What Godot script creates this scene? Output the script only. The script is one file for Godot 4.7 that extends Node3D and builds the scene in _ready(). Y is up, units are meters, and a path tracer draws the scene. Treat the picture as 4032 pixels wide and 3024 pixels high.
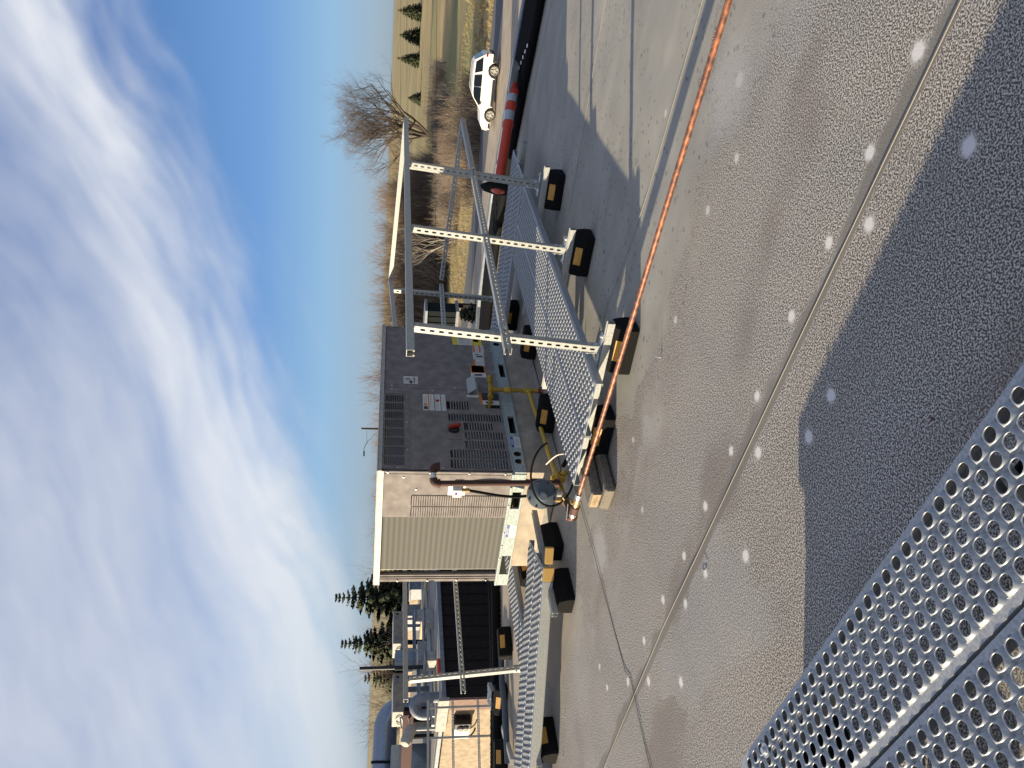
extends Node3D
# A flat roof with a packaged rooftop unit, metal walkways with strut guardrails, gas piping and a field beyond. y = 0 is the roof, metres.

const EYE := Vector3(0, 1.39, 0)
var mats := {}
var used := {}
var rng := RandomNumberGenerator.new()


class MB:
	var v := PackedVector3Array()
	var n := PackedVector3Array()
	var c := PackedColorArray()
	var uv := PackedVector2Array()
	var uv2 := PackedVector2Array()
	var off := Vector3.ZERO
	var tint := Color(1, 1, 1)
	var tinted := false

	func tri(a: Vector3, b: Vector3, d: Vector3, na: Vector3, nb: Vector3, nd: Vector3):
		if (b - a).cross(d - a).dot(na + nb + nd) > 0.0:
			var t := b
			b = d
			d = t
			t = nb
			nb = nd
			nd = t
		v.append(a - off)
		v.append(b - off)
		v.append(d - off)
		n.append(na)
		n.append(nb)
		n.append(nd)
		if tinted:
			c.append(tint)
			c.append(tint)
			c.append(tint)

	func quad(a: Vector3, b: Vector3, d: Vector3, e: Vector3, nn: Vector3):
		tri(a, b, d, nn, nn, nn)
		tri(a, d, e, nn, nn, nn)

	func quadn(a, b, d, e, na, nb, nd, ne):
		tri(a, b, d, na, nb, nd)
		tri(a, d, e, na, nd, ne)

	func flat4(a: Vector3, b: Vector3, d: Vector3, e: Vector3, out: Vector3):
		var nn := (d - a).cross(e - b).normalized()
		if nn.dot(out) < 0:
			nn = -nn
		quad(a, b, d, e, nn)

	func box(ctr: Vector3, size: Vector3, b := Basis.IDENTITY, bev := 0.0):
		var h := size * 0.5
		for i in 3:
			var j := (i + 1) % 3
			var k := (i + 2) % 3
			for s in [-1.0, 1.0]:
				var pts := []
				for q in [[-1, -1], [1, -1], [1, 1], [-1, 1]]:
					var p := Vector3.ZERO
					p[i] = s * h[i]
					p[j] = q[0] * (h[j] - bev)
					p[k] = q[1] * (h[k] - bev)
					pts.append(ctr + b * p)
				var nn := Vector3.ZERO
				nn[i] = s
				quad(pts[0], pts[1], pts[2], pts[3], (b * nn).normalized())
		if bev <= 0.0:
			return
		for i in 3:
			var j := (i + 1) % 3
			var k := (i + 2) % 3
			for s in [-1.0, 1.0]:
				for t in [-1.0, 1.0]:
					var pts := []
					for q in [[0, -1], [0, 1], [1, 1], [1, -1]]:
						var p := Vector3.ZERO
						p[i] = s * (h[i] if q[0] == 0 else h[i] - bev)
						p[j] = t * (h[j] - bev if q[0] == 0 else h[j])
						p[k] = q[1] * (h[k] - bev)
						pts.append(ctr + b * p)
					var nn := Vector3.ZERO
					nn[i] = s
					nn[j] = t
					quad(pts[0], pts[1], pts[2], pts[3], (b * nn).normalized())
		for sx in [-1.0, 1.0]:
			for sy in [-1.0, 1.0]:
				for sz in [-1.0, 1.0]:
					var nn := (b * Vector3(sx, sy, sz)).normalized()
					tri(ctr + b * Vector3(sx * h.x, sy * (h.y - bev), sz * (h.z - bev)), ctr + b * Vector3(sx * (h.x - bev), sy * h.y, sz * (h.z - bev)), ctr + b * Vector3(sx * (h.x - bev), sy * (h.y - bev), sz * h.z), nn, nn, nn)

	# box given by two opposite corners
	func span(a: Vector3, b: Vector3, bev := 0.0):
		box((a + b) * 0.5, (b - a).abs(), Basis.IDENTITY, bev)

	func tube(pts: Array, radii, seg := 10, caps := true):
		var m := pts.size()
		var d0: Vector3 = (pts[1] - pts[0]).normalized()
		var up := Vector3.UP if absf(d0.y) < 0.9 else Vector3.RIGHT
		var x := d0.cross(up).normalized()
		var rings := []
		var nrm := []
		for i in m:
			var d: Vector3
			if i == 0:
				d = d0
			elif i == m - 1:
				d = (pts[i] - pts[i - 1]).normalized()
			else:
				d = ((pts[i + 1] - pts[i]).normalized() + (pts[i] - pts[i - 1]).normalized()).normalized()
			x = (x - d * x.dot(d)).normalized()
			var y := d.cross(x)
			var r: float = radii[i] if radii is Array else radii
			var ring := []
			var rn := []
			for k in seg:
				var a := TAU * k / seg
				var o := x * cos(a) + y * sin(a)
				ring.append(pts[i] + o * r)
				rn.append(o)
			rings.append(ring)
			nrm.append(rn)
		for i in m - 1:
			for k in seg:
				var k2 := (k + 1) % seg
				quadn(rings[i][k], rings[i][k2], rings[i + 1][k2], rings[i + 1][k], nrm[i][k], nrm[i][k2], nrm[i + 1][k2], nrm[i + 1][k])
		if caps:
			for e in [0, m - 1]:
				var nn: Vector3 = -d0 if e == 0 else (pts[m - 1] - pts[m - 2]).normalized()
				for k in seg:
					tri(pts[e], rings[e][k], rings[e][(k + 1) % seg], nn, nn, nn)

	# profile of (radius, height) turned round the transform's y axis
	func lathe(prof: Array, seg: int, xf: Transform3D):
		for i in prof.size() - 1:
			var p: Vector2 = prof[i]
			var q: Vector2 = prof[i + 1]
			var t := q - p
			var nr := Vector2(t.y, -t.x).normalized()
			for k in seg:
				var a := TAU * k / seg
				var b := TAU * (k + 1) / seg
				var da := Vector3(cos(a), 0, sin(a))
				var db := Vector3(cos(b), 0, sin(b))
				var na := (xf.basis * (da * nr.x + Vector3.UP * nr.y)).normalized()
				var nb := (xf.basis * (db * nr.x + Vector3.UP * nr.y)).normalized()
				var A := xf * (da * p.x + Vector3.UP * p.y)
				var B := xf * (db * p.x + Vector3.UP * p.y)
				var C := xf * (db * q.x + Vector3.UP * q.y)
				var D := xf * (da * q.x + Vector3.UP * q.y)
				if q.x > 1e-6:
					tri(A, C, D, na, nb, na)
				if p.x > 1e-6:
					tri(A, B, C, na, nb, nb)

	# polygon in the transform's xy plane, pushed out from z0 to z1
	func prism(poly: PackedVector2Array, z0: float, z1: float, xf: Transform3D):
		var idx := Geometry2D.triangulate_polygon(poly)
		for s in [[z0, -1.0], [z1, 1.0]]:
			var nn := (xf.basis * Vector3(0, 0, s[1])).normalized()
			for i in range(0, idx.size(), 3):
				tri(xf * Vector3(poly[idx[i]].x, poly[idx[i]].y, s[0]), xf * Vector3(poly[idx[i + 1]].x, poly[idx[i + 1]].y, s[0]), xf * Vector3(poly[idx[i + 2]].x, poly[idx[i + 2]].y, s[0]), nn, nn, nn)
		var area := 0.0
		for i in poly.size():
			area += poly[i].cross(poly[(i + 1) % poly.size()])
		for i in poly.size():
			var p := poly[i]
			var q := poly[(i + 1) % poly.size()]
			var t := (q - p) * signf(area)
			var nn := (xf.basis * Vector3(t.y, -t.x, 0)).normalized()
			quad(xf * Vector3(p.x, p.y, z0), xf * Vector3(q.x, q.y, z0), xf * Vector3(q.x, q.y, z1), xf * Vector3(p.x, p.y, z1), nn)

	func done() -> ArrayMesh:
		var a := []
		a.resize(Mesh.ARRAY_MAX)
		a[Mesh.ARRAY_VERTEX] = v
		a[Mesh.ARRAY_NORMAL] = n
		if c.size() == v.size():
			a[Mesh.ARRAY_COLOR] = c
		if uv.size() == v.size():
			a[Mesh.ARRAY_TEX_UV] = uv
		if uv2.size() == v.size():
			a[Mesh.ARRAY_TEX_UV2] = uv2
		var m := ArrayMesh.new()
		m.add_surface_from_arrays(Mesh.PRIMITIVE_TRIANGLES, a)
		return m


# ---------- naming and placing ----------
func numbered(parent: Node, called: String) -> String:
	var key := str(parent.get_instance_id()) + called
	var k: int = used.get(key, 0)
	used[key] = k + 1
	return called if k == 0 else "%s_%03d" % [called, k]


func mb(root: Node3D = null) -> MB:
	var b := MB.new()
	if root and root != self:
		b.off = root.position
	return b


func part(b, called: String, material: Material, parent: Node, label := "", kind := "") -> MeshInstance3D:
	var o := MeshInstance3D.new()
	o.mesh = b.done() if b is MB else b
	o.material_override = material
	o.name = numbered(parent, called)
	parent.add_child(o, true)
	if label:
		o.set_meta("label", label)
	if kind:
		o.set_meta("kind", kind)
	return o


func thing(called: String, at: Vector3, label: String, category: String, group := "") -> Node3D:
	var o := Node3D.new()
	o.name = numbered(self, called)
	add_child(o, true)
	o.position = at
	tag(o, label, category, group)
	return o


func tag(o: Node, label: String, category: String, group := ""):
	o.set_meta("label", label)
	o.set_meta("category", category)
	if group:
		o.set_meta("group", group)


func copy_of(src: Node3D, called: String, xf: Transform3D, label: String, group := "") -> Node3D:
	var o: Node3D = src.duplicate()
	o.name = numbered(self, called)
	add_child(o, true)
	o.transform = xf
	o.set_meta("label", label)
	if group:
		o.set_meta("group", group)
	return o


func setting(b, called: String, material: Material, parent: Node = self) -> MeshInstance3D:
	var o := part(b, called, material, parent)
	o.set_meta("kind", "structure")
	return o


# ---------- textures and materials ----------
func grey_tex(seed_: int, freq: float, lo: float, hi: float, size := 512, oct := 4, power := 1.0) -> ImageTexture:
	var f := FastNoiseLite.new()
	f.seed = seed_
	f.noise_type = FastNoiseLite.TYPE_SIMPLEX_SMOOTH
	f.frequency = freq
	f.fractal_octaves = oct
	var im := f.get_seamless_image(size, size, false, false, 0.1, true)
	im.convert(Image.FORMAT_L8)
	var d := im.get_data()
	for i in d.size():
		d[i] = int(255.0 * lerpf(lo, hi, pow(d[i] / 255.0, power)))
	return ImageTexture.create_from_image(Image.create_from_data(size, size, false, Image.FORMAT_L8, d))


func srgb(r: int, g: int, b: int) -> Color:
	return Color(r / 255.0, g / 255.0, b / 255.0)


func mat(key: String, color: Color, rough: float, metal := 0.0, tex: Texture2D = null, scale := 1.0, bump := 0.0) -> StandardMaterial3D:
	var m := StandardMaterial3D.new()
	m.albedo_color = color
	m.roughness = rough
	m.metallic = metal
	if tex:
		m.albedo_texture = tex
		m.uv1_triplanar = true
		m.uv1_world_triplanar = true
		m.uv1_scale = Vector3.ONE * scale
		if bump != 0.0:
			m.heightmap_enabled = true
			m.heightmap_texture = tex
			m.heightmap_scale = bump
	mats[key] = m
	return m


func make_materials():
	var mottle := grey_tex(11, 0.012, 0.8, 1.0)
	var fine := grey_tex(12, 0.06, 0.72, 1.0)
	var spangle := grey_tex(13, 0.035, 0.78, 1.0, 512, 3)
	var grit := grey_tex(14, 0.12, 0.45, 1.0, 512, 2)
	mat("galv", srgb(182, 184, 180), 0.45, 0.35, spangle, 3.0)
	mat("grate", srgb(180, 184, 187), 0.42, 0.4, spangle, 4.0)
	mat("galv_dull", srgb(176, 178, 174), 0.55, 0.25, spangle, 3.0)
	mat("zinc", srgb(205, 207, 205), 0.3, 0.8)
	mat("cabinet", srgb(138, 131, 128), 0.8, 0.0, mottle, 1.2)
	mat("cabinet_trim", srgb(138, 129, 125), 0.75, 0.0, mottle, 1.5)
	mat("lid", srgb(176, 172, 166), 0.5, 0.0, mottle, 1.5)
	mat("inside", srgb(34, 33, 34), 0.8)  # near-black colour standing in for the shade within an opening
	mat("base_rail", srgb(172, 182, 180), 0.6, 0.1, spangle, 2.0)
	mat("curb", srgb(178, 165, 148), 0.7, 0.0, mottle, 0.8)
	mat("rubber", srgb(36, 36, 36), 0.9, 0.0, grit, 12.0, 0.25)
	mat("strip", srgb(206, 152, 66), 0.6, 0.0, mottle, 3.0)
	mat("yellow_end", srgb(206, 164, 86), 0.55, 0.0, fine, 6.0)
	mat("yellow_pipe", srgb(190, 152, 40), 0.55, 0.0, grey_tex(31, 0.05, 0.62, 1.0, 512, 3), 3.0)
	mat("yellow_bright", srgb(206, 170, 60), 0.5, 0.0, fine, 5.0)
	mat("rust", srgb(84, 52, 42), 0.75, 0.15, fine, 9.0, 0.08)
	mat("regulator", srgb(82, 96, 110), 0.55, 0.1, fine, 10.0)
	mat("brass", srgb(178, 150, 100), 0.4, 0.5, fine, 8.0)
	mat("black_plastic", srgb(24, 24, 25), 0.5)
	mat("black_hose", srgb(19, 19, 20), 0.85)
	mat("white_wire", srgb(205, 190, 180), 0.5)
	mat("white_plate", srgb(214, 214, 210), 0.45)
	mat("red_plastic", srgb(150, 40, 30), 0.5)
	mat("orange_dome", srgb(205, 66, 26), 0.3)
	mat("post_red", srgb(210, 66, 38), 0.45, 0.0, mottle, 2.0)
	mat("reflective", srgb(190, 196, 204), 0.35, 0.2, fine, 10.0)
	mat("concrete_grey", srgb(158, 152, 143), 0.9, 0.0, fine, 0.4)
	mat("dark_panel", srgb(48, 42, 40), 0.85, 0.0, mottle, 0.8)
	mat("coping", srgb(128, 134, 142), 0.55, 0.1, mottle, 0.7)
	mat("cream_wall", srgb(172, 156, 134), 0.8, 0.0, mottle, 0.6)
	mat("pink_wall", srgb(132, 104, 90), 0.8, 0.0, mottle, 0.8)
	mat("white_paint", srgb(182, 178, 170), 0.6, 0.0, mottle, 0.7)
	mat("tan_paint", srgb(160, 146, 128), 0.7, 0.0, mottle, 0.7)
	mat("duct", srgb(150, 162, 176), 0.35, 0.6, spangle, 0.8)
	mat("dark_paint", srgb(30, 34, 36), 0.95)
	mat("maroon", srgb(72, 30, 26), 0.7)
	mat("pale_wood", srgb(184, 164, 130), 0.8)
	mat("bark", srgb(74, 62, 54), 0.95, 0.0, fine, 2.0)
	mat("twig", srgb(118, 102, 88), 0.95)
	mat("twig_grey", srgb(142, 131, 120), 0.95)
	mat("twig_orange", srgb(132, 100, 66), 0.95)
	mat("twig_dark", srgb(92, 80, 72), 0.95)
	mat("birch", srgb(168, 162, 152), 0.9, 0.0, fine, 3.0)
	var nd := mat("needles", srgb(58, 66, 46), 0.9)
	nd.vertex_color_use_as_albedo = true
	nd.backlight = Color(0.08, 0.1, 0.05)
	mat("car_white", srgb(226, 222, 216), 0.28, 0.0)
	mats.car_white.clearcoat_enabled = true
	mats.car_white.clearcoat = 0.6
	mat("car_black", srgb(22, 22, 24), 0.5)
	mat("tyre", srgb(30, 29, 28), 0.85)
	mat("alloy", srgb(196, 192, 182), 0.35, 0.5)
	mat("car_glass", srgb(14, 17, 20), 0.06, 0.0)
	mat("tail_red", srgb(140, 16, 20), 0.25)
	mat("label_white", srgb(206, 204, 198), 0.5)
	mat("label_orange", srgb(196, 112, 44), 0.5)
	mat("label_yellow", srgb(206, 190, 50), 0.5)
	mat("label_blue", srgb(36, 66, 150), 0.5)
	mat("label_black", srgb(40, 38, 38), 0.5)
	mat("label_grey", srgb(120, 118, 116), 0.5)
	mat("label_green", srgb(60, 92, 74), 0.5)
	for k in ["cabinet", "cabinet_trim", "base_rail", "curb", "cream_wall", "white_paint", "dark_paint", "dark_panel", "black_hose", "rubber"]:
		mats[k].metallic_specular = 0.25
	# copper tarnished in patches
	var cu := mat("copper", Color(1, 1, 1), 0.5, 0.25)
	cu.albedo_texture = ramp_tex(41, 0.02, [[0.0, srgb(62, 42, 36)], [0.42, srgb(98, 62, 48)], [0.6, srgb(130, 80, 56)], [1.0, srgb(170, 116, 84)]])
	cu.uv1_triplanar = true
	cu.uv1_world_triplanar = true
	cu.uv1_scale = Vector3.ONE * 2.2
	# weathered sleeper wood: grey with long dark checks
	var wd := mat("old_wood", Color(1, 1, 1), 0.95)
	wd.albedo_texture = ramp_tex(42, 0.03, [[0.0, srgb(62, 56, 50)], [0.45, srgb(104, 97, 88)], [1.0, srgb(150, 140, 124)]])
	wd.uv1_triplanar = true
	wd.uv1_world_triplanar = true
	wd.uv1_scale = Vector3(1.4, 9, 9)
	mat("wood_end", srgb(176, 152, 120), 0.95, 0.0, fine, 14.0)
	# finned coil: faint rows of tubes behind fine fins
	var im := Image.create(64, 512, false, Image.FORMAT_RGB8)
	rng.seed = 5
	for y in 512:
		var row := 0.86 + 0.14 * (0.5 + 0.5 * sin(TAU * y / 512.0 * 23.0)) + rng.randf_range(-0.03, 0.03)
		for x in 64:
			var s := row * (0.94 + 0.06 * sin(x * 1.57)) * rng.randf_range(0.94, 1.03)
			im.set_pixel(x, y, Color(0.445 * s, 0.44 * s, 0.42 * s))
	var coil := mat("coil", Color(1, 1, 1), 0.95)
	coil.metallic_specular = 0.15
	coil.albedo_texture = ImageTexture.create_from_image(im)


func ramp_tex(seed_: int, freq: float, stops: Array, size := 512, oct := 4) -> ImageTexture:
	var f := FastNoiseLite.new()
	f.seed = seed_
	f.noise_type = FastNoiseLite.TYPE_SIMPLEX_SMOOTH
	f.frequency = freq
	f.fractal_octaves = oct
	var src := f.get_seamless_image(size, size, false, false, 0.1, true)
	src.convert(Image.FORMAT_L8)
	var d := src.get_data()
	var g := Gradient.new()
	g.offsets = PackedFloat32Array(stops.map(func(s): return s[0]))
	g.colors = PackedColorArray(stops.map(func(s): return s[1]))
	var lut := []
	for i in 256:
		lut.append(g.sample(i / 255.0))
	var out := PackedByteArray()
	out.resize(size * size * 3)
	for i in d.size():
		var col: Color = lut[d[i]]
		out[i * 3] = int(col.r * 255)
		out[i * 3 + 1] = int(col.g * 255)
		out[i * 3 + 2] = int(col.b * 255)
	return ImageTexture.create_from_image(Image.create_from_data(size, size, false, Image.FORMAT_RGB8, out))


# ---------- camera, sky, sun ----------
func make_camera():
	# the phone was held on its side: the picture's right edge is the place's "down"
	var yaw := 0.599
	var pitch := 0.168
	var roll := 0.0353
	var fwd := Vector3(cos(yaw), 0, -sin(yaw))
	var right := Vector3(sin(yaw), 0, cos(yaw))
	var look := fwd * cos(pitch) - Vector3.UP * sin(pitch)
	var up := fwd * sin(pitch) + Vector3.UP * cos(pitch)
	var r2 := right * cos(roll) + up * sin(roll)
	var u2 := up * cos(roll) - right * sin(roll)
	var cam := Camera3D.new()
	cam.name = "camera"
	cam.fov = rad_to_deg(2.0 * atan(1512.0 / 3028.0))
	cam.near = 0.05
	cam.far = 9000.0
	add_child(cam)
	cam.transform = Transform3D(Basis(-u2, r2, -look), EYE)
	cam.current = true


func make_light():
	var env := Environment.new()
	env.background_mode = Environment.BG_SKY
	env.tonemap_mode = Environment.TONE_MAPPER_LINEAR
	env.tonemap_exposure = EXPOSURE
	env.ambient_light_source = Environment.AMBIENT_SOURCE_SKY
	env.sdfgi_enabled = true
	env.ssao_enabled = true
	env.ssil_enabled = true
	var sky := Sky.new()
	var pm := PanoramaSkyMaterial.new()
	pm.panorama = sky_image()
	sky.sky_material = pm
	env.sky = sky
	var we := WorldEnvironment.new()
	we.name = "world_environment"
	we.environment = env
	add_child(we)
	var sun := DirectionalLight3D.new()
	sun.name = "sun"
	var az := deg_to_rad(51.0)
	var el := deg_to_rad(10.8)
	var towards := Vector3(cos(az) * cos(el), -sin(el), sin(az) * cos(el))
	add_child(sun)
	sun.look_at_from_position(Vector3.ZERO, towards, Vector3.UP)
	sun.light_energy = 1.25
	sun.light_color = Color(1.0, 0.93, 0.80)
	sun.light_angular_distance = 0.5
	sun.shadow_enabled = true


const EXPOSURE := 3.0
const SKY_GAIN := 0.385


func sky_image() -> ImageTexture:
	# air: pale at the horizon, deeper blue above; sheets and streaks of cirrus lie over one half of it
	var w := 2048
	var h := 1024
	var air := Gradient.new()
	air.offsets = PackedFloat32Array([0.0, 0.02, 0.07, 0.15, 0.3, 0.6, 1.0])
	air.colors = PackedColorArray([Color(0.30, 0.37, 0.425), Color(0.31, 0.41, 0.50), Color(0.265, 0.445, 0.64), Color(0.15, 0.31, 0.60), Color(0.075, 0.18, 0.43), Color(0.045, 0.115, 0.32), Color(0.03, 0.08, 0.25)])
	var big := FastNoiseLite.new()
	big.seed = 3
	big.frequency = 0.035
	big.fractal_octaves = 4
	var streak := FastNoiseLite.new()
	streak.seed = 8
	streak.frequency = 0.11
	streak.fractal_octaves = 5
	streak.fractal_gain = 0.55
	var warp := FastNoiseLite.new()
	warp.seed = 21
	warp.frequency = 0.03
	warp.fractal_octaves = 3
	var curl := FastNoiseLite.new()
	curl.seed = 33
	curl.frequency = 0.22
	curl.fractal_octaves = 4
	var im := Image.create(w, h, false, Image.FORMAT_RGBF)
	var ca := cos(deg_to_rad(25.0))
	var sa := sin(deg_to_rad(25.0))
	for y in h:
		var el := 90.0 - (y + 0.5) / h * 180.0
		if el < -1.0:
			for x in w:
				im.set_pixel(x, y, Color(0.16, 0.15, 0.14) * SKY_GAIN)
			continue
		var e := maxf(el, 0.0)
		var base := air.sample(sin(deg_to_rad(e)))
		for x in w:
			# azimuth from the line of sight, to the right
			var az := wrapf(((x + 0.5) / w - 0.25) * TAU + 0.599, -PI, PI)
			var a := rad_to_deg(az)
			var edge := e - (6.6 + 24.0 * sin(az))
			var wx := a + 2.6 * warp.get_noise_2d(a, e * 2.0)
			var wy := e + 1.3 * warp.get_noise_2d(a + 90.0, e * 2.0 + 40.0)
			var s := wx * ca + wy * sa
			var t := -wx * sa + wy * ca
			var sheet := smoothstep(-0.6, 0.6, big.get_noise_2d(s * 0.3, t * 0.9))
			var wisps := streak.get_noise_2d(s * 0.34, t * 2.2) * 0.5 + 0.5
			var ripple := curl.get_noise_2d(s * 0.8, t * 2.0) * 0.5 + 0.5
			var inside := smoothstep(-3.2, 6.2, edge + (wisps - 0.5) * 5.5 + (ripple - 0.5) * 3.0)
			# a brighter bank follows the sheet's edge, thinner veils lie behind it
			var bank := exp(-pow((edge - 5.5) / 4.5, 2.0))
			var left := smoothstep(0.1, -0.5, sin(az))
			var veil := 0.30 + 0.24 * sheet + 0.34 * (wisps - 0.4) + 0.16 * (ripple - 0.5) + 0.40 * bank * (0.35 + 0.9 * wisps) + 0.24 * left * (0.7 + 0.3 * sheet)
			var dens := clampf(inside * veil, 0.0, 0.92)
			dens *= 1.0 - 0.6 * exp(-e / 2.2)
			var cloud := Color(0.56, 0.595, 0.68).lerp(Color(0.74, 0.76, 0.80), clampf(bank * 0.9 + sheet * 0.3, 0, 1))
			cloud = cloud.lerp(Color(0.52, 0.56, 0.585), exp(-e / 4.0))
			var c := base.lerp(cloud, dens) * SKY_GAIN
			im.set_pixel(x, y, c)
	return ImageTexture.create_from_image(im)


# ---------- strut channel, gratings, supports ----------
# C channel 41 mm from a to b, its back towards `face`; slots 28 x 14 mm every 51 mm in the back where slotted
func strut(b: MB, p: Vector3, q: Vector3, face: Vector3, slotted := true):
	var w := 0.0413
	var t := 0.0026
	var z := (q - p).normalized()
	var y := (face - z * face.dot(z)).normalized()
	var x := y.cross(z)
	var bs := Basis(x, y, z)
	var L := (q - p).length()
	var o := (p + q) * 0.5
	for s in [-1.0, 1.0]:
		b.box(o + x * s * (w * 0.5 - t * 0.5), Vector3(t, w, L), bs, 0.0008)
		b.box(o + x * s * (w * 0.5 - t - 0.0037) - y * (w * 0.5 - t * 0.5), Vector3(0.0074, t, L - 0.0008), bs)
		b.box(o + x * s * (w * 0.5 - t - 0.0062) - y * (w * 0.5 - t - 0.003), Vector3(t, 0.006, L - 0.0012), bs)
	var hw := w * 0.5 - t
	if not slotted:
		b.box(o + y * (w * 0.5 - t * 0.5 - 0.0001), Vector3(hw * 2.0, t, L), bs)
		return
	var pitch := 0.0508
	var cells := maxi(1, int(L / pitch))
	var pad := (L - cells * pitch) * 0.5
	var yt := w * 0.5 - 0.0001
	var yb := yt - t
	for e in [0.0, L - pad]:
		if pad > 0.0005:
			b.quad(p + y * yt - x * hw + z * e, p + y * yt + x * hw + z * e, p + y * yt + x * hw + z * (e + pad), p + y * yt - x * hw + z * (e + pad), y)
	for k in cells:
		var cz := pad + pitch * (k + 0.5)
		var inner := []
		var outer := []
		for i in 16:
			var a := TAU * i / 16.0
			var iz := (0.0075 if cos(a) > 0.01 else (-0.0075 if cos(a) < -0.01 else 0.0)) + cos(a) * 0.0068
			inner.append(Vector2(sin(a) * 0.0068, iz))
			var d := Vector2(sin(a), cos(a))
			var m := maxf(absf(d.x), absf(d.y))
			outer.append(Vector2(d.x / m * hw, d.y / m * pitch * 0.5))
		for i in 16:
			var j := (i + 1) % 16
			var I = p + x * inner[i].x + z * (cz + inner[i].y)
			var J = p + x * inner[j].x + z * (cz + inner[j].y)
			var A = p + x * outer[i].x + z * (cz + outer[i].y)
			var B = p + x * outer[j].x + z * (cz + outer[j].y)
			b.quad(I + y * yt, J + y * yt, B + y * yt, A + y * yt, y)
			b.quad(I + y * yb, J + y * yb, B + y * yb, A + y * yb, -y)
			b.flat4(I + y * yt, J + y * yt, J + y * yb, I + y * yb, (p + z * cz) - (I + J) * 0.5)


# one plank of punched safety grating: rows of raised round holes, turned-down edges
func plank(b: MB, o: Vector3, along: Vector3, across: Vector3, L: float, W: float, rows: int, near := false, hole := 0.0176, depth := 0.04):
	var up := Vector3.UP
	var pitch := 0.0508
	var rs := 0.0432 if near else (0.0445 if rows > 1 else W)
	if rows * rs > W - 0.02:
		rs = (W - 0.03) / rows
	var margin := (W - rows * rs) * 0.5
	var hgt := 0.0105 if near else 0.009
	var ca := atan2(rs, pitch)
	var ang := []
	var per := 7 if near else 2
	for qd in 4:
		for s in 2:
			for i in per:
				var f := float(i) / per
				var a0 := (ca * f) if s == 0 else lerpf(ca, PI * 0.5, f)
				if qd % 2 == 1:
					a0 = (lerpf(0.0, PI * 0.5 - ca, f)) if s == 0 else lerpf(PI * 0.5 - ca, PI * 0.5, f)
				ang.append(qd * PI * 0.5 + a0)
	var prof := [[0.0, hgt * 0.92 - 0.0028, -1.0, 0.0], [0.0, hgt * 0.92, -0.4, 0.8], [0.08, hgt, 0.15, 1.0], [0.28, hgt * 0.86, 0.9, 1.0], [0.5, hgt * 0.56, 1.3, 1.0], [0.74, hgt * 0.2, 1.0, 1.0], [0.92, hgt * 0.03, 0.3, 1.0], [1.0, 0.0, 0.0, 1.0]] if near else [[0.0, hgt - 0.0028, -1.0, 0.0], [0.0, hgt, 0.5, 1.0], [0.5, hgt * 0.6, 1.5, 1.0], [1.0, 0.0, 0.5, 1.0]]
	var np := prof.size()
	var m := ang.size()
	var tp := []
	var tn := []
	for k in np:
		var rp := []
		var rn := []
		for i in m:
			var d := Vector2(cos(ang[i]), sin(ang[i]))
			var ext := minf(pitch * 0.5 / maxf(absf(d.x), 1e-5), rs * 0.5 / maxf(absf(d.y), 1e-5))
			var r := lerpf(hole, ext, prof[k][0])
			rp.append(along * d.x * r + across * d.y * r + up * prof[k][1])
			rn.append(((along * d.x + across * d.y) * prof[k][2] + up * prof[k][3]).normalized())
		tp.append(rp)
		tn.append(rn)
	for r in rows:
		var c0 := margin + rs * (r + 0.5)
		var start := 0.008 + (pitch * 0.5 if r % 2 == 1 else 0.0)
		var n := int((L - 0.008 - start) / pitch)
		var endp := start + n * pitch
		var e0 := o + across * (c0 - rs * 0.5)
		var e1 := o + across * (c0 + rs * 0.5)
		b.quad(e0, e1, e1 + along * start, e0 + along * start, up)
		b.quad(e0 + along * endp, e1 + along * endp, e1 + along * L, e0 + along * L, up)
		for j in n:
			var ctr := o + across * c0 + along * (start + pitch * (j + 0.5))
			for k in np - 1:
				for i in m:
					var i2 := (i + 1) % m
					b.quadn(ctr + tp[k][i], ctr + tp[k][i2], ctr + tp[k + 1][i2], ctr + tp[k + 1][i], tn[k][i], tn[k][i2], tn[k + 1][i2], tn[k + 1][i])
			if near:
				# small pips punched up between the holes
				for d in [Vector2(-0.5, 0.36), Vector2(-0.5, -0.36), Vector2(-0.02, -0.53)]:
					b.lathe([Vector2(0.0036, 0.0), Vector2(0.0026, 0.0024), Vector2(0.0016, 0.0024), Vector2(0.001, -0.004)], 6, Transform3D(Basis.IDENTITY, ctr + along * d.x * pitch + across * d.y * rs + up * 0.0006))
	for s in 2:
		var c1 := 0.0 if s == 0 else W - margin
		b.quad(o + across * c1, o + across * (c1 + margin), o + across * (c1 + margin) + along * L, o + across * c1 + along * L, up)
		var ce := 0.0 if s == 0 else W
		var sg := 1.0 if s == 0 else -1.0
		var bs := Basis(across, up, across.cross(up))
		b.box(o + across * (ce + sg * 0.0015) + along * L * 0.5 - up * (depth * 0.5 + 0.0005), Vector3(0.003, depth, L), bs)
		b.box(o + across * (ce + sg * 0.011) + along * L * 0.5 - up * (depth - 0.001), Vector3(0.016, 0.0025, L - 0.002), bs)
	b.quad(o - up * 0.003, o + across * W - up * 0.003, o + across * W, o, -along)
	b.quad(o - up * 0.003 + along * L, o + across * W - up * 0.003 + along * L, o + across * W + along * L, o + along * L, along)


func hex_bolt(b: MB, at: Vector3, axis: Vector3, r := 0.011):
	var y := axis.normalized()
	var x := y.cross(Vector3(0.3, 0.5, 0.81)).normalized()
	var xf := Transform3D(Basis(x, y, x.cross(y)), at)
	b.lathe([Vector2(r * 1.35, 0), Vector2(r * 1.35, r * 0.25), Vector2(r, r * 0.25), Vector2(r, r * 0.9), Vector2(r * 0.8, r * 1.0), Vector2(0, r)], 6, xf)


var block_src: Node3D


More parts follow.
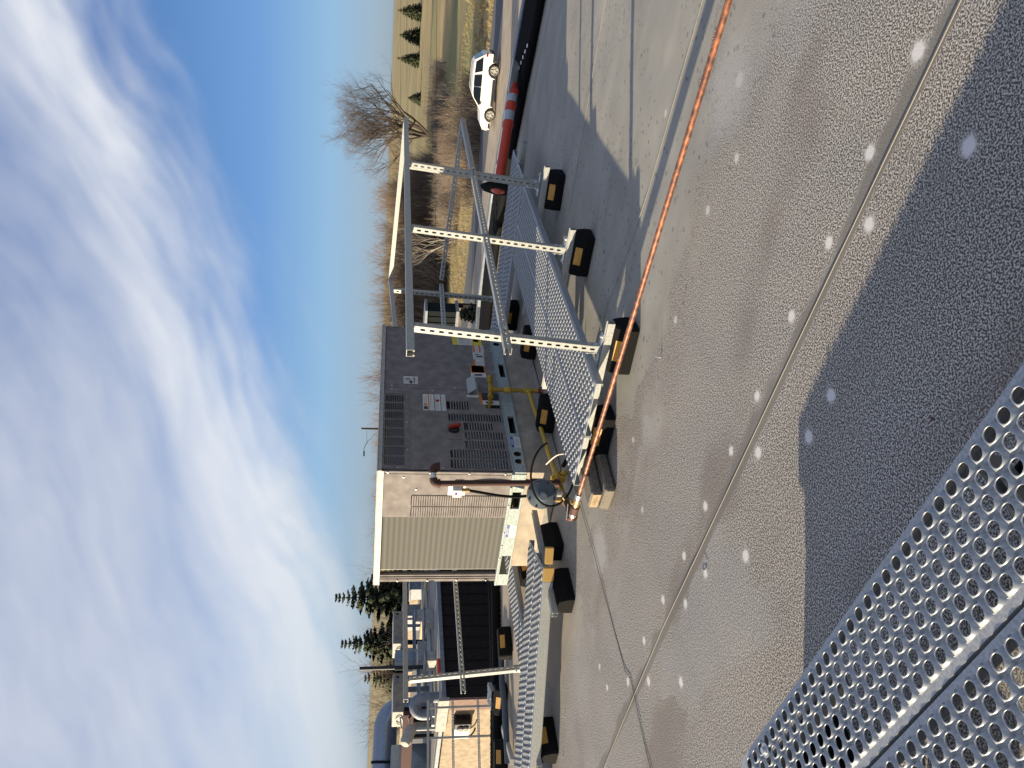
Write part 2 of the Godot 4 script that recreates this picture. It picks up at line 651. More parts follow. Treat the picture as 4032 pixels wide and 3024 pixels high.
# recycled-rubber support block, 0.3 m long, chamfered, with a yellow strip let into each long side
func make_block(xf: Transform3D, label: String, strips := true) -> Node3D:
	var group := "rubber support blocks under the walkways"
	if block_src:
		var o := copy_of(block_src, "rubber_support_block", xf, label, group)
		if not strips:
			for c in o.get_children():
				if c.name.begins_with("reflective"):
					o.remove_child(c)
					c.free()
		return o
	var t := thing("rubber_support_block", Vector3.ZERO, label, "support block", group)
	var b := mb()
	var L := 0.15
	var prof := PackedVector2Array([Vector2(-0.078, 0.0), Vector2(0.078, 0.0), Vector2(0.078, 0.055), Vector2(0.05, 0.127), Vector2(-0.05, 0.127), Vector2(-0.078, 0.055)])
	b.prism(prof, -L + 0.012, L - 0.012, Transform3D.IDENTITY)
	for s in [-1.0, 1.0]:
		var cap := PackedVector2Array()
		for p in prof:
			cap.append(Vector2(p.x * 0.86, p.y * 0.93 + 0.003))
		for i in prof.size():
			var j := (i + 1) % prof.size()
			var A := Vector3(prof[i].x, prof[i].y, s * (L - 0.012))
			var B := Vector3(prof[j].x, prof[j].y, s * (L - 0.012))
			var C := Vector3(cap[j].x, cap[j].y, s * L)
			var D := Vector3(cap[i].x, cap[i].y, s * L)
			b.flat4(A, B, C, D, Vector3((prof[i].x + prof[j].x), (prof[i].y + prof[j].y) - 0.11, s * 0.1))
		b.quad(Vector3(cap[0].x, cap[0].y, s * L), Vector3(cap[1].x, cap[1].y, s * L), Vector3(cap[2].x, cap[2].y, s * L), Vector3(cap[5].x, cap[5].y, s * L), Vector3(0, 0, s))
		b.quad(Vector3(cap[5].x, cap[5].y, s * L), Vector3(cap[2].x, cap[2].y, s * L), Vector3(cap[3].x, cap[3].y, s * L), Vector3(cap[4].x, cap[4].y, s * L), Vector3(0, 0, s))
	part(b, "body", mats.rubber, t)
	for s in [-1.0, 1.0]:
		var k := mb()
		var nn := Vector3(s * 0.072, 0.028, 0).normalized()
		var along := Vector3(-s * 0.028, 0.072, 0).normalized()
		k.box(Vector3(s * 0.064, 0.091, 0) + nn * 0.0005, Vector3(0.003, 0.05, 0.13), Basis(nn, along, nn.cross(along)), 0.0008)
		part(k, "reflective_strip", mats.strip, t)
	t.transform = xf
	block_src = t
	return t


func on_ground(x: float, z: float, turn: float) -> Transform3D:
	return Transform3D(Basis(Vector3.UP, turn), Vector3(x, 0.0, z))


# ---------- walkways ----------
func guard_post(root: Node3D, foot: Vector3, top: Vector3, face: Vector3, called := "post"):
	var b := mb(root)
	strut(b, foot, top, face)
	var o := part(b, called, mats.galv, root)
	# bent angle brackets with bolts at the foot, two sides
	var k := mb(root)
	for s in [-1.0, 1.0]:
		var side = face.cross(Vector3.UP).normalized() * s
		var bs := Basis(side, Vector3.UP, side.cross(Vector3.UP))
		k.box(foot + side * 0.0235 + Vector3(0, 0.042, 0), Vector3(0.005, 0.084, 0.04), bs, 0.001)
		k.box(foot + side * 0.062 + Vector3(0, 0.003, 0), Vector3(0.075, 0.005, 0.04), bs, 0.001)
		hex_bolt(k, foot + side * 0.026 + Vector3(0, 0.028, 0), side, 0.0095)
		hex_bolt(k, foot + side * 0.026 + Vector3(0, 0.068, 0), side, 0.0095)
		hex_bolt(k, foot + side * 0.08 + Vector3(0, 0.006, 0), Vector3.UP, 0.0095)
	part(k, "foot_bracket", mats.zinc, root)
	return o


func rail(root: Node3D, p: Vector3, q: Vector3, face: Vector3, slotted: bool, called: String):
	var b := mb(root)
	strut(b, p, q, face, slotted)
	return part(b, called, mats.galv, root)


func planks(root: Node3D, o: Vector3, along: Vector3, across: Vector3, L: float, widths: Array, rows: int, near := false, gap := 0.006):
	var w := 0.0
	for wd in widths:
		var b := mb(root)
		plank(b, o + across * w, along, across, L, wd, rows, near, 0.0162 if near else 0.018)
		if near:  # end plates added only to keep low sun from slipping underneath
			for e in [0.003, L - 0.003]:
				b.box(o + across * (w + wd * 0.5) + along * e - Vector3(0, 0.0215, 0), Vector3(wd - 0.006, 0.037, 0.003), Basis(across, Vector3.UP, across.cross(Vector3.UP)))
		part(b, "grating_plank", mats.grate, root)
		w += wd + gap


func cross_strut(root: Node3D, x: float, z0: float, z1: float):
	var b := mb(root)
	strut(b, Vector3(x, 0.1475, z0), Vector3(x, 0.1475, z1), Vector3.DOWN)
	part(b, "cross_strut", mats.galv, root)


func make_walkways():
	var X := Vector3.RIGHT
	var Z := Vector3.BACK
	# walkway along the control side of the unit, turning along its end
	var w := thing("metal_walkway", Vector3(5.0, 0, -2.7), "long galvanised grating walkway with a strut guardrail beside the rooftop unit", "walkway")
	planks(w, Vector3(3.44, 0.2085, -3.085), X, Z, 3.14, [0.376, 0.376], 8)
	planks(w, Vector3(6.62, 0.2085, -2.28), -Z, X, 2.05, [0.374, 0.374], 8)
	for c in [[3.60, -3.2, -2.02], [4.80, -3.3, -1.985], [5.95, -3.3, -1.95], [7.12, -3.2, -2.12]]:
		cross_strut(w, c[0], c[1], c[2])
	var b := mb(w)
	strut(b, Vector3(6.5, 0.1475, -3.95), Vector3(7.6, 0.1475, -3.95), Vector3.DOWN)
	part(b, "cross_strut", mats.galv, w)
	# guardrail: three leaning posts, a fourth round the corner
	var lean := Vector3(0.0, 1.06, 0.083)
	for p in [Vector3(3.631, 0.169, -2.211), Vector3(4.826, 0.169, -2.154), Vector3(6.057, 0.169, -2.139)]:
		guard_post(w, p, p + lean, -X)
	guard_post(w, Vector3(6.2, 0.169, -2.2), Vector3(6.2, 1.228, -2.12), Z)
	guard_post(w, Vector3(7.2, 0.20, -3.83), Vector3(7.22, 1.30, -3.80), -X)
	rail(w, Vector3(3.343, 1.2505, -2.115), Vector3(7.366, 1.2505, -2.085), Vector3.UP, false, "top_rail")
	rail(w, Vector3(7.366, 1.2535, -2.107), Vector3(7.366, 1.335, -3.74), Vector3.UP, false, "top_rail")
	rail(w, Vector3(7.34, 1.335, -3.75), Vector3(6.58, 1.275, -3.88), Vector3.UP, false, "top_rail")
	rail(w, Vector3(3.42, 0.735, -2.128), Vector3(7.4, 0.72, -2.055), Z, true, "mid_rail")
	rail(w, Vector3(7.39, 0.722, -2.08), Vector3(7.37, 0.80, -3.72), -X, true, "mid_rail")
	rail(w, Vector3(7.33, 0.80, -3.77), Vector3(6.6, 0.80, -3.85), Z, true, "mid_rail")
	var k := mb(w)
	for p in [Vector3(3.62, 0.733, -2.10), Vector3(4.83, 0.729, -2.075), Vector3(6.06, 0.725, -2.055)]:
		hex_bolt(k, p + Vector3(0, 0, 0.001), Z, 0.01)
	part(k, "rail_bolt", mats.zinc, w)
	make_block(on_ground(3.60, -2.17, 0.02), "black rubber block under the guardrail post by the copper pipe's shadow start")
	make_block(on_ground(3.63, -2.80, 0.0), "black rubber block hidden under the cut end of the long walkway")
	make_block(on_ground(4.81, -2.16, -0.02), "black rubber block with yellow strip under the middle guardrail post")
	make_block(on_ground(4.93, -3.64, 0.12), "dusty black rubber block wedged between the roof curb and the walkway")
	make_block(on_ground(5.96, -2.14, 0.02), "black rubber block with yellow strip under the guardrail post nearest the lying delineator")
	make_block(on_ground(5.97, -3.6, 0.0), "black rubber block under the walkway's inner edge below the yellow label")
	make_block(on_ground(7.05, -3.93, 0.0), "black rubber block under the end walkway behind the unit's far corner")

	# short walkway beyond the coil side, running off at an angle, with yellow end clamps
	var d2 := Vector3(-0.437, 0, -0.899)
	var a2 := Vector3(0.899, 0, -0.437)
	var v := thing("metal_walkway", Vector3(3.6, 0, -4.6), "angled walkway of two gratings with yellow painted ends beside the condenser coil", "walkway")
	planks(v, Vector3(3.69, 0.2085, -4.09), d2, a2, 3.4, [0.276, 0.276], 6)
	# side channel, bright zinc, with two yellow sleeves at its end
	var f := mb(v)
	var cb := Basis(a2, Vector3.UP, a2.cross(Vector3.UP))
	f.box(Vector3(3.69, 0.172, -4.09) + d2 * 1.75 - a2 * 0.012, Vector3(0.02, 0.072, 3.3), cb, 0.003)
	part(f, "side_channel", mats.galv_dull, v)
	f = mb(v)
	f.box(Vector3(3.69, 0.172, -4.09) + d2 * 0.045 - a2 * 0.014, Vector3(0.026, 0.078, 0.1), cb, 0.003)
	part(f, "yellow_end_clamp", mats.yellow_end, v)
	f = mb(v)
	f.box(Vector3(3.715, 0.176, -4.03) - d2 * 0.03 - a2 * 0.01, Vector3(0.03, 0.058, 0.12), cb, 0.003)
	part(f, "yellow_end_clamp", mats.yellow_end, v)
	for q in [[3.40, 4.42, -4.25], [2.98, 3.75, -5.44], [2.5, 3.2, -6.5]]:
		f = mb(v)
		strut(f, Vector3(q[0], 0.1475, q[2]), Vector3(q[1], 0.1475, q[2]), Vector3.DOWN)
		part(f, "cross_strut", mats.galv, v)
	make_block(on_ground(3.62, -4.25, PI * 0.5), "black rubber block standing under the yellow end clamps", false)
	make_block(on_ground(4.10, -4.25, PI * 0.5 + 0.15), "black rubber block in shade under the regulator", false)
	make_block(on_ground(3.19, -5.44, PI * 0.5), "black rubber block with yellow strip at the angled walkway's far part")
	# walkway behind the unit with its guardrail
	var u := thing("metal_walkway", Vector3(5.2, 0, -5.3), "bright grating walkway running behind the rooftop unit with a strut guardrail", "walkway")
	planks(u, Vector3(3.87, 0.11, -5.775), X, Z, 3.6, [0.35], 7)
	for x in [4.1, 5.4, 6.8]:
		f = mb(u)
		strut(f, Vector3(x, 0.0475, -6.02), Vector3(x, 0.0475, -5.36), Vector3.DOWN)
		part(f, "cross_strut", mats.galv, u)
	guard_post(u, Vector3(4.085, 0.07, -5.82), Vector3(4.03, 1.066, -5.86), Z)
	guard_post(u, Vector3(5.19, 0.07, -5.83), Vector3(5.19, 1.066, -5.88), -X)
	guard_post(u, Vector3(6.9, 0.07, -5.83), Vector3(6.9, 1.066, -5.88), Z)
	rail(u, Vector3(3.838, 1.0975, -5.868), Vector3(7.3, 1.0975, -5.868), Z, false, "top_rail")
	rail(u, Vector3(3.87, 0.616, -5.823), Vector3(7.3, 0.606, -5.832), Z, true, "mid_rail")
	make_block(on_ground(4.62, -5.15, 1.57), "black rubber block on the sunlit roof past the end of the roof curb")

	# the walkway the photograph was taken beside
	var along := Vector3(0.0964, 0, -0.9953)
	var acr := Vector3(-0.9953, 0, -0.0964)
	var n := thing("metal_walkway", Vector3(0.9, 0, -1.2), "shiny walkway of raised round holes with wide joints in the open roof", "walkway")
	var o := Vector3(1.239, 0.2085, -2.284) - along * 2.9
	planks(n, o, along, acr, 2.9, [0.296, 0.296], 6, true, 0.009)
	planks(n, o + acr * 0.61, along, acr, 2.9, [0.16], 3, true, 0.009)
	for s in [0.25, 1.5, 2.85]:
		f = mb(n)
		var ctr = o + along * s
		ctr.y = 0.1475
		strut(f, ctr + acr * 0.02, ctr + acr * 0.76, Vector3.DOWN)
		part(f, "cross_strut", mats.galv, n)
	f = mb(n)  # lengthwise strut added to close the gap where sunlight leaked through
	strut(f, o + along * 2.3 + acr * 0.06 - Vector3(0, 0.061, 0), o + along * 2.82 + acr * 0.06 - Vector3(0, 0.061, 0), Vector3.DOWN)
	part(f, "added_edge_strut", mats.galv, n)
	f = mb(n)
	for p in [Vector3(1.1635, 0.2165, -2.0907)]:
		f.lathe([Vector2(0.021, 0), Vector2(0.021, 0.003), Vector2(0.011, 0.0035)], 20, Transform3D(Basis.IDENTITY, p))
		hex_bolt(f, p + Vector3(0, 0.003, 0), Vector3.UP, 0.0105)
	part(f, "hold_down_bolt", mats.zinc, n)
	var tn := atan2(acr.x, acr.z)
	for s in [[0.25, 0.2, "black rubber block under the hole-punched walkway below the frame"], [1.5, 0.2, "black rubber block in the shade half way under the hole-punched walkway"], [2.74, 0.085, "black rubber block seen through the holes near the hold-down bolt"], [2.86, 0.42, "black rubber block side-on under the end of the hole-punched walkway"], [2.5, 0.66, "black rubber block under the far planks of the hole-punched walkway"]]:
		var p: Vector3 = o + along * s[0] + acr * s[1]
		p.y = 0
		make_block(Transform3D(Basis(Vector3.UP, tn if s[1] > 0.1 else tn + PI * 0.5), p), s[2])


# ---------- the rooftop unit ----------
const UX0 := 4.452
const UX1 := 6.60
const UZ0 := -3.871
const UZ1 := -5.115


# slanted pressed louvres filling a rectangle; `o` its lower corner, `a` its width direction, `out` outward
func louvres(root: Node3D, o: Vector3, a: Vector3, out: Vector3, w: float, h: float, pitch: float, m: Material, cover := 0.5):
	var b := mb(root)
	var n := int(h / pitch)
	for i in n:
		var y := pitch * i
		var t := y + pitch * cover
		var p := o + Vector3(0, y, 0) + out * 0.0075
		var q := o + Vector3(0, t, 0) + out * 0.004
		b.flat4(p, p + a * w, q + a * w, q, out)
		b.flat4(p, p + a * w, p + a * w - out * 0.006, p - out * 0.006, Vector3.DOWN)
		b.flat4(q, q + a * w, q + a * w - out * 0.0026, q - out * 0.0026, Vector3.UP)
		for s in [0.0, w]:
			b.flat4(p + a * s, q + a * s, q + a * s - out * 0.0026, p + a * s - out * 0.006, a * (1.0 if s > 0 else -1.0))
	# pressed frame of the bank
	for s in [-0.002, w + 0.002]:
		b.box(o + a * s + Vector3(0, h * 0.5, 0) + out * 0.002, Vector3(0.003, h, 0.003))
	part(b, "louvre_bank", m, root, "", "stuff")


# a sheet in the u-y plane with rectangular openings; `at` maps (u, y) to a point on its outer face
func cut_sheet(b: MB, u0: float, u1: float, y0: float, y1: float, holes: Array, thick: float, along_x: bool, face: float):
	var cuts := [u0, u1]
	for h in holes:
		cuts.append(h[0])
		cuts.append(h[1])
	cuts.sort()
	for i in cuts.size() - 1:
		var a: float = cuts[i]
		var c: float = cuts[i + 1]
		if c - a < 1e-5:
			continue
		var mine := holes.filter(func(h): return h[0] < (a + c) * 0.5 and h[1] > (a + c) * 0.5)
		mine.sort_custom(func(p, q): return p[2] < q[2])
		var y := y0
		for h in mine + [[0, 0, y1, y1]]:
			if h[2] - y > 1e-5:
				if along_x:
					b.span(Vector3(a, y, face - thick), Vector3(c, h[2], face))
				else:
					b.span(Vector3(face, y, a), Vector3(face + thick, h[2], c))
			y = h[3]


# a square plate with a round hole, facing +z
func holed_plate(b: MB, ctr: Vector3, half: Vector2, r: float, thick: float):
	for i in 24:
		var pts := []
		for k in 2:
			var t := TAU * (i + k) / 24.0 + PI * 0.25
			var d := Vector2(cos(t), sin(t))
			var m := maxf(absf(d.x) / half.x, absf(d.y) / half.y)
			pts.append([Vector3(d.x * r, d.y * r, 0), Vector3(d.x / m, d.y / m, 0)])
		b.quad(ctr + pts[0][0], ctr + pts[1][0], ctr + pts[1][1], ctr + pts[0][1], Vector3.BACK)
		b.flat4(ctr + pts[0][0], ctr + pts[1][0], ctr + pts[1][0] - Vector3(0, 0, thick), ctr + pts[0][0] - Vector3(0, 0, thick), -(pts[0][0] + pts[1][0]))


func label_plate(root: Node3D, x0: float, x1: float, y0: float, y1: float, bands: Array, base := "label_white", lines := true):
	var z := UZ0 + 0.0045
	var b := mb(root)
	b.span(Vector3(x0, y0, z), Vector3(x1, y1, z + 0.0012))
	var o := part(b, "label", mats[base], root)
	for k in bands:
		var s := mb(root)
		s.span(Vector3(lerpf(x0, x1, k[0]), lerpf(y0, y1, k[2]), z + 0.0013), Vector3(lerpf(x0, x1, k[1]), lerpf(y0, y1, k[3]), z + 0.002))
		part(s, "print_band", mats[k[4]], o).position = Vector3.ZERO
	if lines:
		var s := mb(root)
		rng.seed = int(x0 * 1000)
		var ny := int((y1 - y0) / 0.011)
		for i in ny:
			var yy := y0 + 0.006 + i * 0.011
			var f := (yy - y0) / (y1 - y0)
			var skip := false
			for k in bands:
				if f > k[2] - 0.04 and f < k[3] + 0.03 and k[1] - k[0] > 0.6:
					skip = true
			if skip:
				continue
			s.span(Vector3(x0 + 0.008, yy, z + 0.0013), Vector3(x1 - 0.008 - rng.randf() * 0.02, yy + 0.0032, z + 0.0018))
		part(s, "small_print", mats.label_grey, o, "", "stuff").position = Vector3.ZERO


func words(text: String, size: float, at: Vector3, bs: Basis, m: Material, parent: Node3D, called := "lettering"):
	var t := TextMesh.new()
	t.text = text
	t.font_size = 32
	t.pixel_size = size / 32.0
	t.depth = 0.0008
	t.font = SystemFont.new()
	(t.font as SystemFont).font_names = PackedStringArray(["Droid Sans"])
	(t.font as SystemFont).font_weight = 700
	var o := part(t, called, m, parent)
	o.transform = Transform3D(bs, at - parent.position)


func make_unit():
	var X := Vector3.RIGHT
	var Z := Vector3.BACK
	var root := thing("rooftop_unit", Vector3(5.5, 0.258, -4.5), "tan packaged rooftop heating and cooling unit with louvres and a bare coil", "rooftop unit")
	# partitions and floor inside the casing
	var b := mb(root)
	b.span(Vector3(UX0 + 0.012, 0.352, UZ1 + 0.02), Vector3(UX1 - 0.012, 0.3575, UZ0 - 0.007))
	b.span(Vector3(4.47, 0.3575, -4.108), Vector3(UX1 - 0.012, 1.391, -4.10))
	b.span(Vector3(4.70, 0.3575, -4.345), Vector3(4.708, 1.391, -4.108))
	b.span(Vector3(UX0 + 0.012, 0.3575, -4.35), Vector3(4.708, 1.391, -4.345))
	b.span(Vector3(5.545, 0.3575, -4.10), Vector3(5.552, 1.391, UZ0 - 0.007))
	part(b, "inner_partition", mats.galv_dull, root)
	# control side: two panels, a service door seam between
	var pan := mb(root)
	pan.box(Vector3((5.552 + UX1) * 0.5, 0.862, UZ0 - 0.002), Vector3(UX1 - 5.552, 1.005, 0.008), Basis.IDENTITY, 0.0025)
	part(pan, "side_panel", mats.cabinet, root)
	pan = mb(root)
	var banks := [[5.098, 0.377, 0.094, 0.452], [4.973, 0.46, 0.098, 0.248], [4.855, 0.386, 0.095, 0.322], [4.738, 0.386, 0.093, 0.326], [4.618, 0.38, 0.098, 0.458], [4.494, 0.385, 0.103, 0.456], [5.255, 0.64, 0.118, 0.198]]
	var holes := [[5.285, 5.335, 0.366, 0.493]]
	for r in banks:
		holes.append([r[0], r[0] + r[2], r[1], r[1] + r[3]])
	for k in 8:
		holes.append([4.522 + k * 0.1168, 4.616 + k * 0.1168, 1.198, 1.351])
	cut_sheet(pan, UX0 + 0.022, 5.545, 0.3595, 1.3645, holes, 0.008, true, UZ0 + 0.002)
	part(pan, "side_panel", mats.cabinet, root)
	# raised grille panel near the top with eight louvre banks
	pan = mb(root)
	for r in [[4.478, 5.50, 1.352, 1.364], [4.478, 5.50, 1.155, 1.196], [4.478, 4.515, 1.196, 1.352], [5.455, 5.50, 1.196, 1.352]]:
		pan.span(Vector3(r[0], r[2], UZ0 + 0.0022), Vector3(r[1], r[3], UZ0 + 0.006))
	part(pan, "grille_panel", mats.cabinet_trim, root)
	for k in 8:
		louvres(root, Vector3(4.522 + k * 0.1168, 1.198, UZ0 + 0.002), X, Z, 0.094, 0.153, 0.0153, mats.cabinet_trim, 0.3)
	for r in banks:
		louvres(root, Vector3(r[0], r[1], UZ0 + 0.002), X, Z, r[2], r[3], 0.0226, mats.cabinet, 0.36)
	# sunny side: panel, two tall louvre banks, coil, open gap, corner post
	pan = mb(root)
	cut_sheet(pan, -4.346, -3.899, 0.357, 1.367, [[-4.219, -4.115, 0.385, 1.133], [-4.335, -4.231, 0.382, 1.13]], 0.008, false, UX0 - 0.002)
	part(pan, "side_panel", mats.cabinet, root)
	pan = mb(root)
	pan.box(Vector3(UX0 + 0.003, 0.862, UZ0 - 0.012), Vector3(0.01, 1.01, 0.024), Basis.IDENTITY, 0.002)
	part(pan, "corner_post", mats.cabinet, root)
	louvres(root, Vector3(UX0 - 0.002, 0.385, -4.219), Z, -X, 0.104, 0.748, 0.0182, mats.cabinet, 0.72)
	louvres(root, Vector3(UX0 - 0.002, 0.382, -4.335), Z, -X, 0.104, 0.748, 0.0182, mats.cabinet, 0.72)
	b = mb(root)
	var cz0 := -4.352
	var cz1 := -4.962
	var cx := UX0 + 0.012
	for i in 1:
		b.quad(Vector3(cx, 0.352, cz0), Vector3(cx, 0.352, cz1), Vector3(cx, 1.37, cz1), Vector3(cx, 1.37, cz0), -X)
		for w in [0, 1, 2, 0, 2, 3]:
			pass
	b.uv = PackedVector2Array()
	for p in b.v:
		var g: Vector3 = p + b.off
		b.uv.append(Vector2((g.z - cz0) * 12.0, g.y))
	part(b, "coil_face", mats.coil, root)
	b = mb(root)
	b.span(Vector3(cx + 0.001, 0.352, cz1), Vector3(cx + 0.03, 1.37, cz1 - 0.004))
	b.span(Vector3(cx + 0.003, 0.352, cz0 + 0.002), Vector3(cx + 0.05, 1.37, cz1))
	part(b, "coil_core", mats.galv_dull, root)
	b = mb(root)
	for r in [[-5.035, -5.018], [-5.062, -5.047], [-5.103, -5.07]]:
		b.span(Vector3(UX0 + 0.001, 0.352, r[0]), Vector3(UX0 + 0.014, 1.372, r[1]), 0.002)
	b.span(Vector3(UX0 + 0.014, 0.352, -5.1), Vector3(UX0 + 0.02, 1.372, -5.018))
	b.span(Vector3(UX0 + 0.02, 0.352, -5.11), Vector3(UX0 + 0.12, 1.372, -5.104))
	part(b, "corner_post", mats.cabinet, root)
	# back and far end, unseen but closing the box
	b = mb(root)
	b.span(Vector3(5.0, 0.345, UZ1 + 0.004), Vector3(UX1, 1.372, UZ1 + 0.02))
	b.span(Vector3(UX1 - 0.01, 0.345, UZ1 + 0.02), Vector3(UX1, 1.372, UZ0 - 0.008))
	part(b, "back_panel", mats.cabinet, root)
	# top cover with turned-down edge
	b = mb(root)
	b.span(Vector3(UX0 - 0.012, 1.392, UZ1 - 0.012), Vector3(UX1 + 0.008, 1.402, UZ0 + 0.012), 0.003)
	b.span(Vector3(UX0 - 0.012, 1.366, UZ0 + 0.006), Vector3(UX1 + 0.008, 1.392, UZ0 + 0.012))
	b.span(Vector3(UX0 - 0.012, 1.35, UZ1 - 0.012), Vector3(UX0 - 0.006, 1.392, UZ0 + 0.006))
	b.span(Vector3(UX1 + 0.002, 1.366, UZ1 - 0.012), Vector3(UX1 + 0.008, 1.392, UZ0 + 0.006))
	part(b, "top_cover", mats.lid, root)
	# base rail with fork pockets on both faces
	b = mb(root)
	var pockets := [[4.534, 4.714, 0.2585, 0.349], [4.932, 5.168, 0.276, 0.33], [5.76, 5.98, 0.274, 0.324], [6.285, 6.375, 0.2585, 0.349]]
	var y0 := 0.258
	var y1 := 0.352
	var at := UX0 - 0.008
	for pk in pockets + [[UX1 + 0.004, UX1 + 0.004, 0.3, 0.3]]:
		b.span(Vector3(at, y0, UZ0 - 0.006), Vector3(pk[0], y1, UZ0 + 0.012))
		if pk[1] > pk[0]:
			b.span(Vector3(pk[0], y0, UZ0 - 0.006), Vector3(pk[1], pk[2], UZ0 + 0.012))
			b.span(Vector3(pk[0], pk[3], UZ0 - 0.006), Vector3(pk[1], y1, UZ0 + 0.012))
		at = pk[1]
	var zp := [[-4.06, -4.238, 0.272, 0.345], [-4.777, -5.003, 0.268, 0.345]]
	var zt := UZ0 - 0.006
	for pk in zp + [[UZ1 - 0.024, UZ1 - 0.024, 0.3, 0.3]]:
		b.span(Vector3(UX0 - 0.014, y0, zt), Vector3(UX0 + 0.004, y1 + 0.012, pk[0]))
		if pk[1] < pk[0]:
			b.span(Vector3(UX0 - 0.014, y0, pk[0]), Vector3(UX0 + 0.004, pk[2], pk[1]))
			b.span(Vector3(UX0 - 0.014, pk[3], pk[0]), Vector3(UX0 + 0.004, y1 + 0.012, pk[1]))
		zt = pk[1]
	b.span(Vector3(UX0 - 0.022, 0.353, UZ1 - 0.02), Vector3(UX0 + 0.005, 0.372, UZ0 + 0.0), 0.002)
	b.span(Vector3(UX0 - 0.01, 0.354, UZ0 + 0.004), Vector3(UX1, 0.364, UZ0 + 0.014), 0.002)
	for r in [[UX0 + 0.01, UX1, UZ1, UZ1 + 0.02], [UX1 - 0.02, UX1, UZ1, UZ0 - 0.01]]:
		b.span(Vector3(r[0], y0, r[2]), Vector3(r[1], y1, r[3]))
	part(b, "base_rail", mats.base_rail, root)
	b = mb(root)
	b.span(Vector3(4.75, 0.259, -4.75), Vector3(UX1 - 0.05, 0.351, UZ0 - 0.4))
	part(b, "base_pan", mats.galv_dull, root)
	# round knock-outs, riveted plates and screws on the rail
	for p in [[4.669, 0.045], [4.579, 0.045], [6.33, 0.045]]:
		b = mb(root)
		holed_plate(b, Vector3(p[0], 0.30375, UZ0 + 0.0115), Vector2(p[1], 0.0452), 0.031, 0.004)
		part(b, "knockout_plate", mats.base_rail, root)
	b = mb(root)
	b.span(Vector3(5.386, 0.268, UZ0 + 0.0121), Vector3(5.46, 0.335, UZ0 + 0.0135))
	b.span(Vector3(5.463, 0.268, UZ0 + 0.0121), Vector3(5.54, 0.332, UZ0 + 0.0138))
	part(b, "rail_plate", mats.galv, root)
	for s in [[4.8135, UZ0 + 0.0122, X, Z], [0, 0, 0, 0]]:
		if s[0] > 0:
			notice(root, Vector3(4.815, 0.301, UZ0 + 0.0125), Basis(X, Vector3.UP, Z))
	notice(root, Vector3(UX0 - 0.0145, 0.305, -4.489), Basis(Z, Vector3.UP, -X))
	var sc := mb(root)
	for p in [[4.49, 1.25], [4.49, 0.9], [4.49, 0.5], [5.52, 1.3], [5.52, 0.95], [5.52, 0.6], [5.575, 1.3], [5.575, 0.75], [5.575, 0.4], [6.58, 1.2], [6.58, 0.6], [4.9, 0.372], [5.3, 0.372], [5.85, 0.372], [6.2, 0.372], [4.70, 1.173], [5.05, 1.173], [5.40, 1.173]]:
		hex_bolt(sc, Vector3(p[0], p[1], UZ0 + 0.003), Z, 0.0055)
	for p in [[-3.885, 1.32], [-3.885, 1.0], [-3.885, 0.7], [-3.885, 0.42], [-3.93, 1.2], [-4.05, 1.1], [-4.2, 0.372], [-5.087, 1.2], [-5.087, 0.95], [-5.087, 0.7], [-5.087, 0.45], [-4.5, 0.38], [-4.65, 0.38], [-4.8, 0.38]]:
		hex_bolt(sc, Vector3(UX0 - 0.003 if p[1] > 0.4 else UX0 - 0.0225, p[1] if p[1] > 0.4 else 0.363, p[0]), -X, 0.006)
	for i in 6:
		hex_bolt(sc, Vector3(UX0 - 0.012, 1.372, -4.0 - i * 0.21), -X, 0.005)
	part(sc, "screws", mats.zinc, root, "", "stuff")
	# isolator switch
	b = mb(root)
	b.box(Vector3(4.944, 0.795, UZ0 + 0.005), Vector3(0.205, 0.118, 0.005), Basis.IDENTITY, 0.0015)
	var sw := part(b, "isolator_plate", mats.cabinet_trim, root)
	b = mb(root)
	b.lathe([Vector2(0.045, 0), Vector2(0.043, 0.022), Vector2(0.03, 0.028), Vector2(0.0, 0.03)], 20, Transform3D(Basis(X, Z, X.cross(Z)), Vector3(4.965, 0.795, UZ0 + 0.0078)))
	part(b, "switch_knob", mats.black_plastic, sw).position = Vector3.ZERO
	b = mb(root)
	b.box(Vector3(4.965, 0.79, UZ0 + 0.052), Vector3(0.026, 0.11, 0.03), Basis(Z, 0.35), 0.006)
	part(b, "switch_handle", mats.red_plastic, sw).position = Vector3.ZERO
	# recessed finger pulls
	for p in [Vector2(6.05, 0.427), Vector2(5.018, 0.44)]:
		b = mb(root)
		for r in [[-0.05, 0.05, 0.014, 0.021], [-0.05, 0.05, -0.021, -0.014], [-0.05, -0.042, -0.014, 0.014], [0.042, 0.05, -0.014, 0.014]]:
			b.span(Vector3(p.x + r[0], p.y + r[2], UZ0 + 0.0021), Vector3(p.x + r[1], p.y + r[3], UZ0 + 0.006))
		part(b, "finger_pull", mats.cabinet_trim, root)
	# flue outlet hood, grey sheet bent out from the panel
	b = mb(root)
	var hood := PackedVector2Array([Vector2(0, 0), Vector2(0, 0.1), Vector2(0.035, 0.1), Vector2(0.085, 0.035), Vector2(0.085, 0.03), Vector2(0.03, 0.09), Vector2(0.004, 0.092), Vector2(0.004, 0)])
	b.prism(hood, 5.45, 5.67, Transform3D(Basis(Z, Vector3.UP, X), Vector3(0, 0.545, UZ0 + 0.0025)))
	part(b, "flue_hood", mats.galv_dull, root)
	b = mb(root)
	b.span(Vector3(5.437, 0.548, UZ0 + 0.003), Vector3(5.448, 0.655, UZ0 + 0.02))
	part(b, "hood_bracket", mats.white_plate, root)
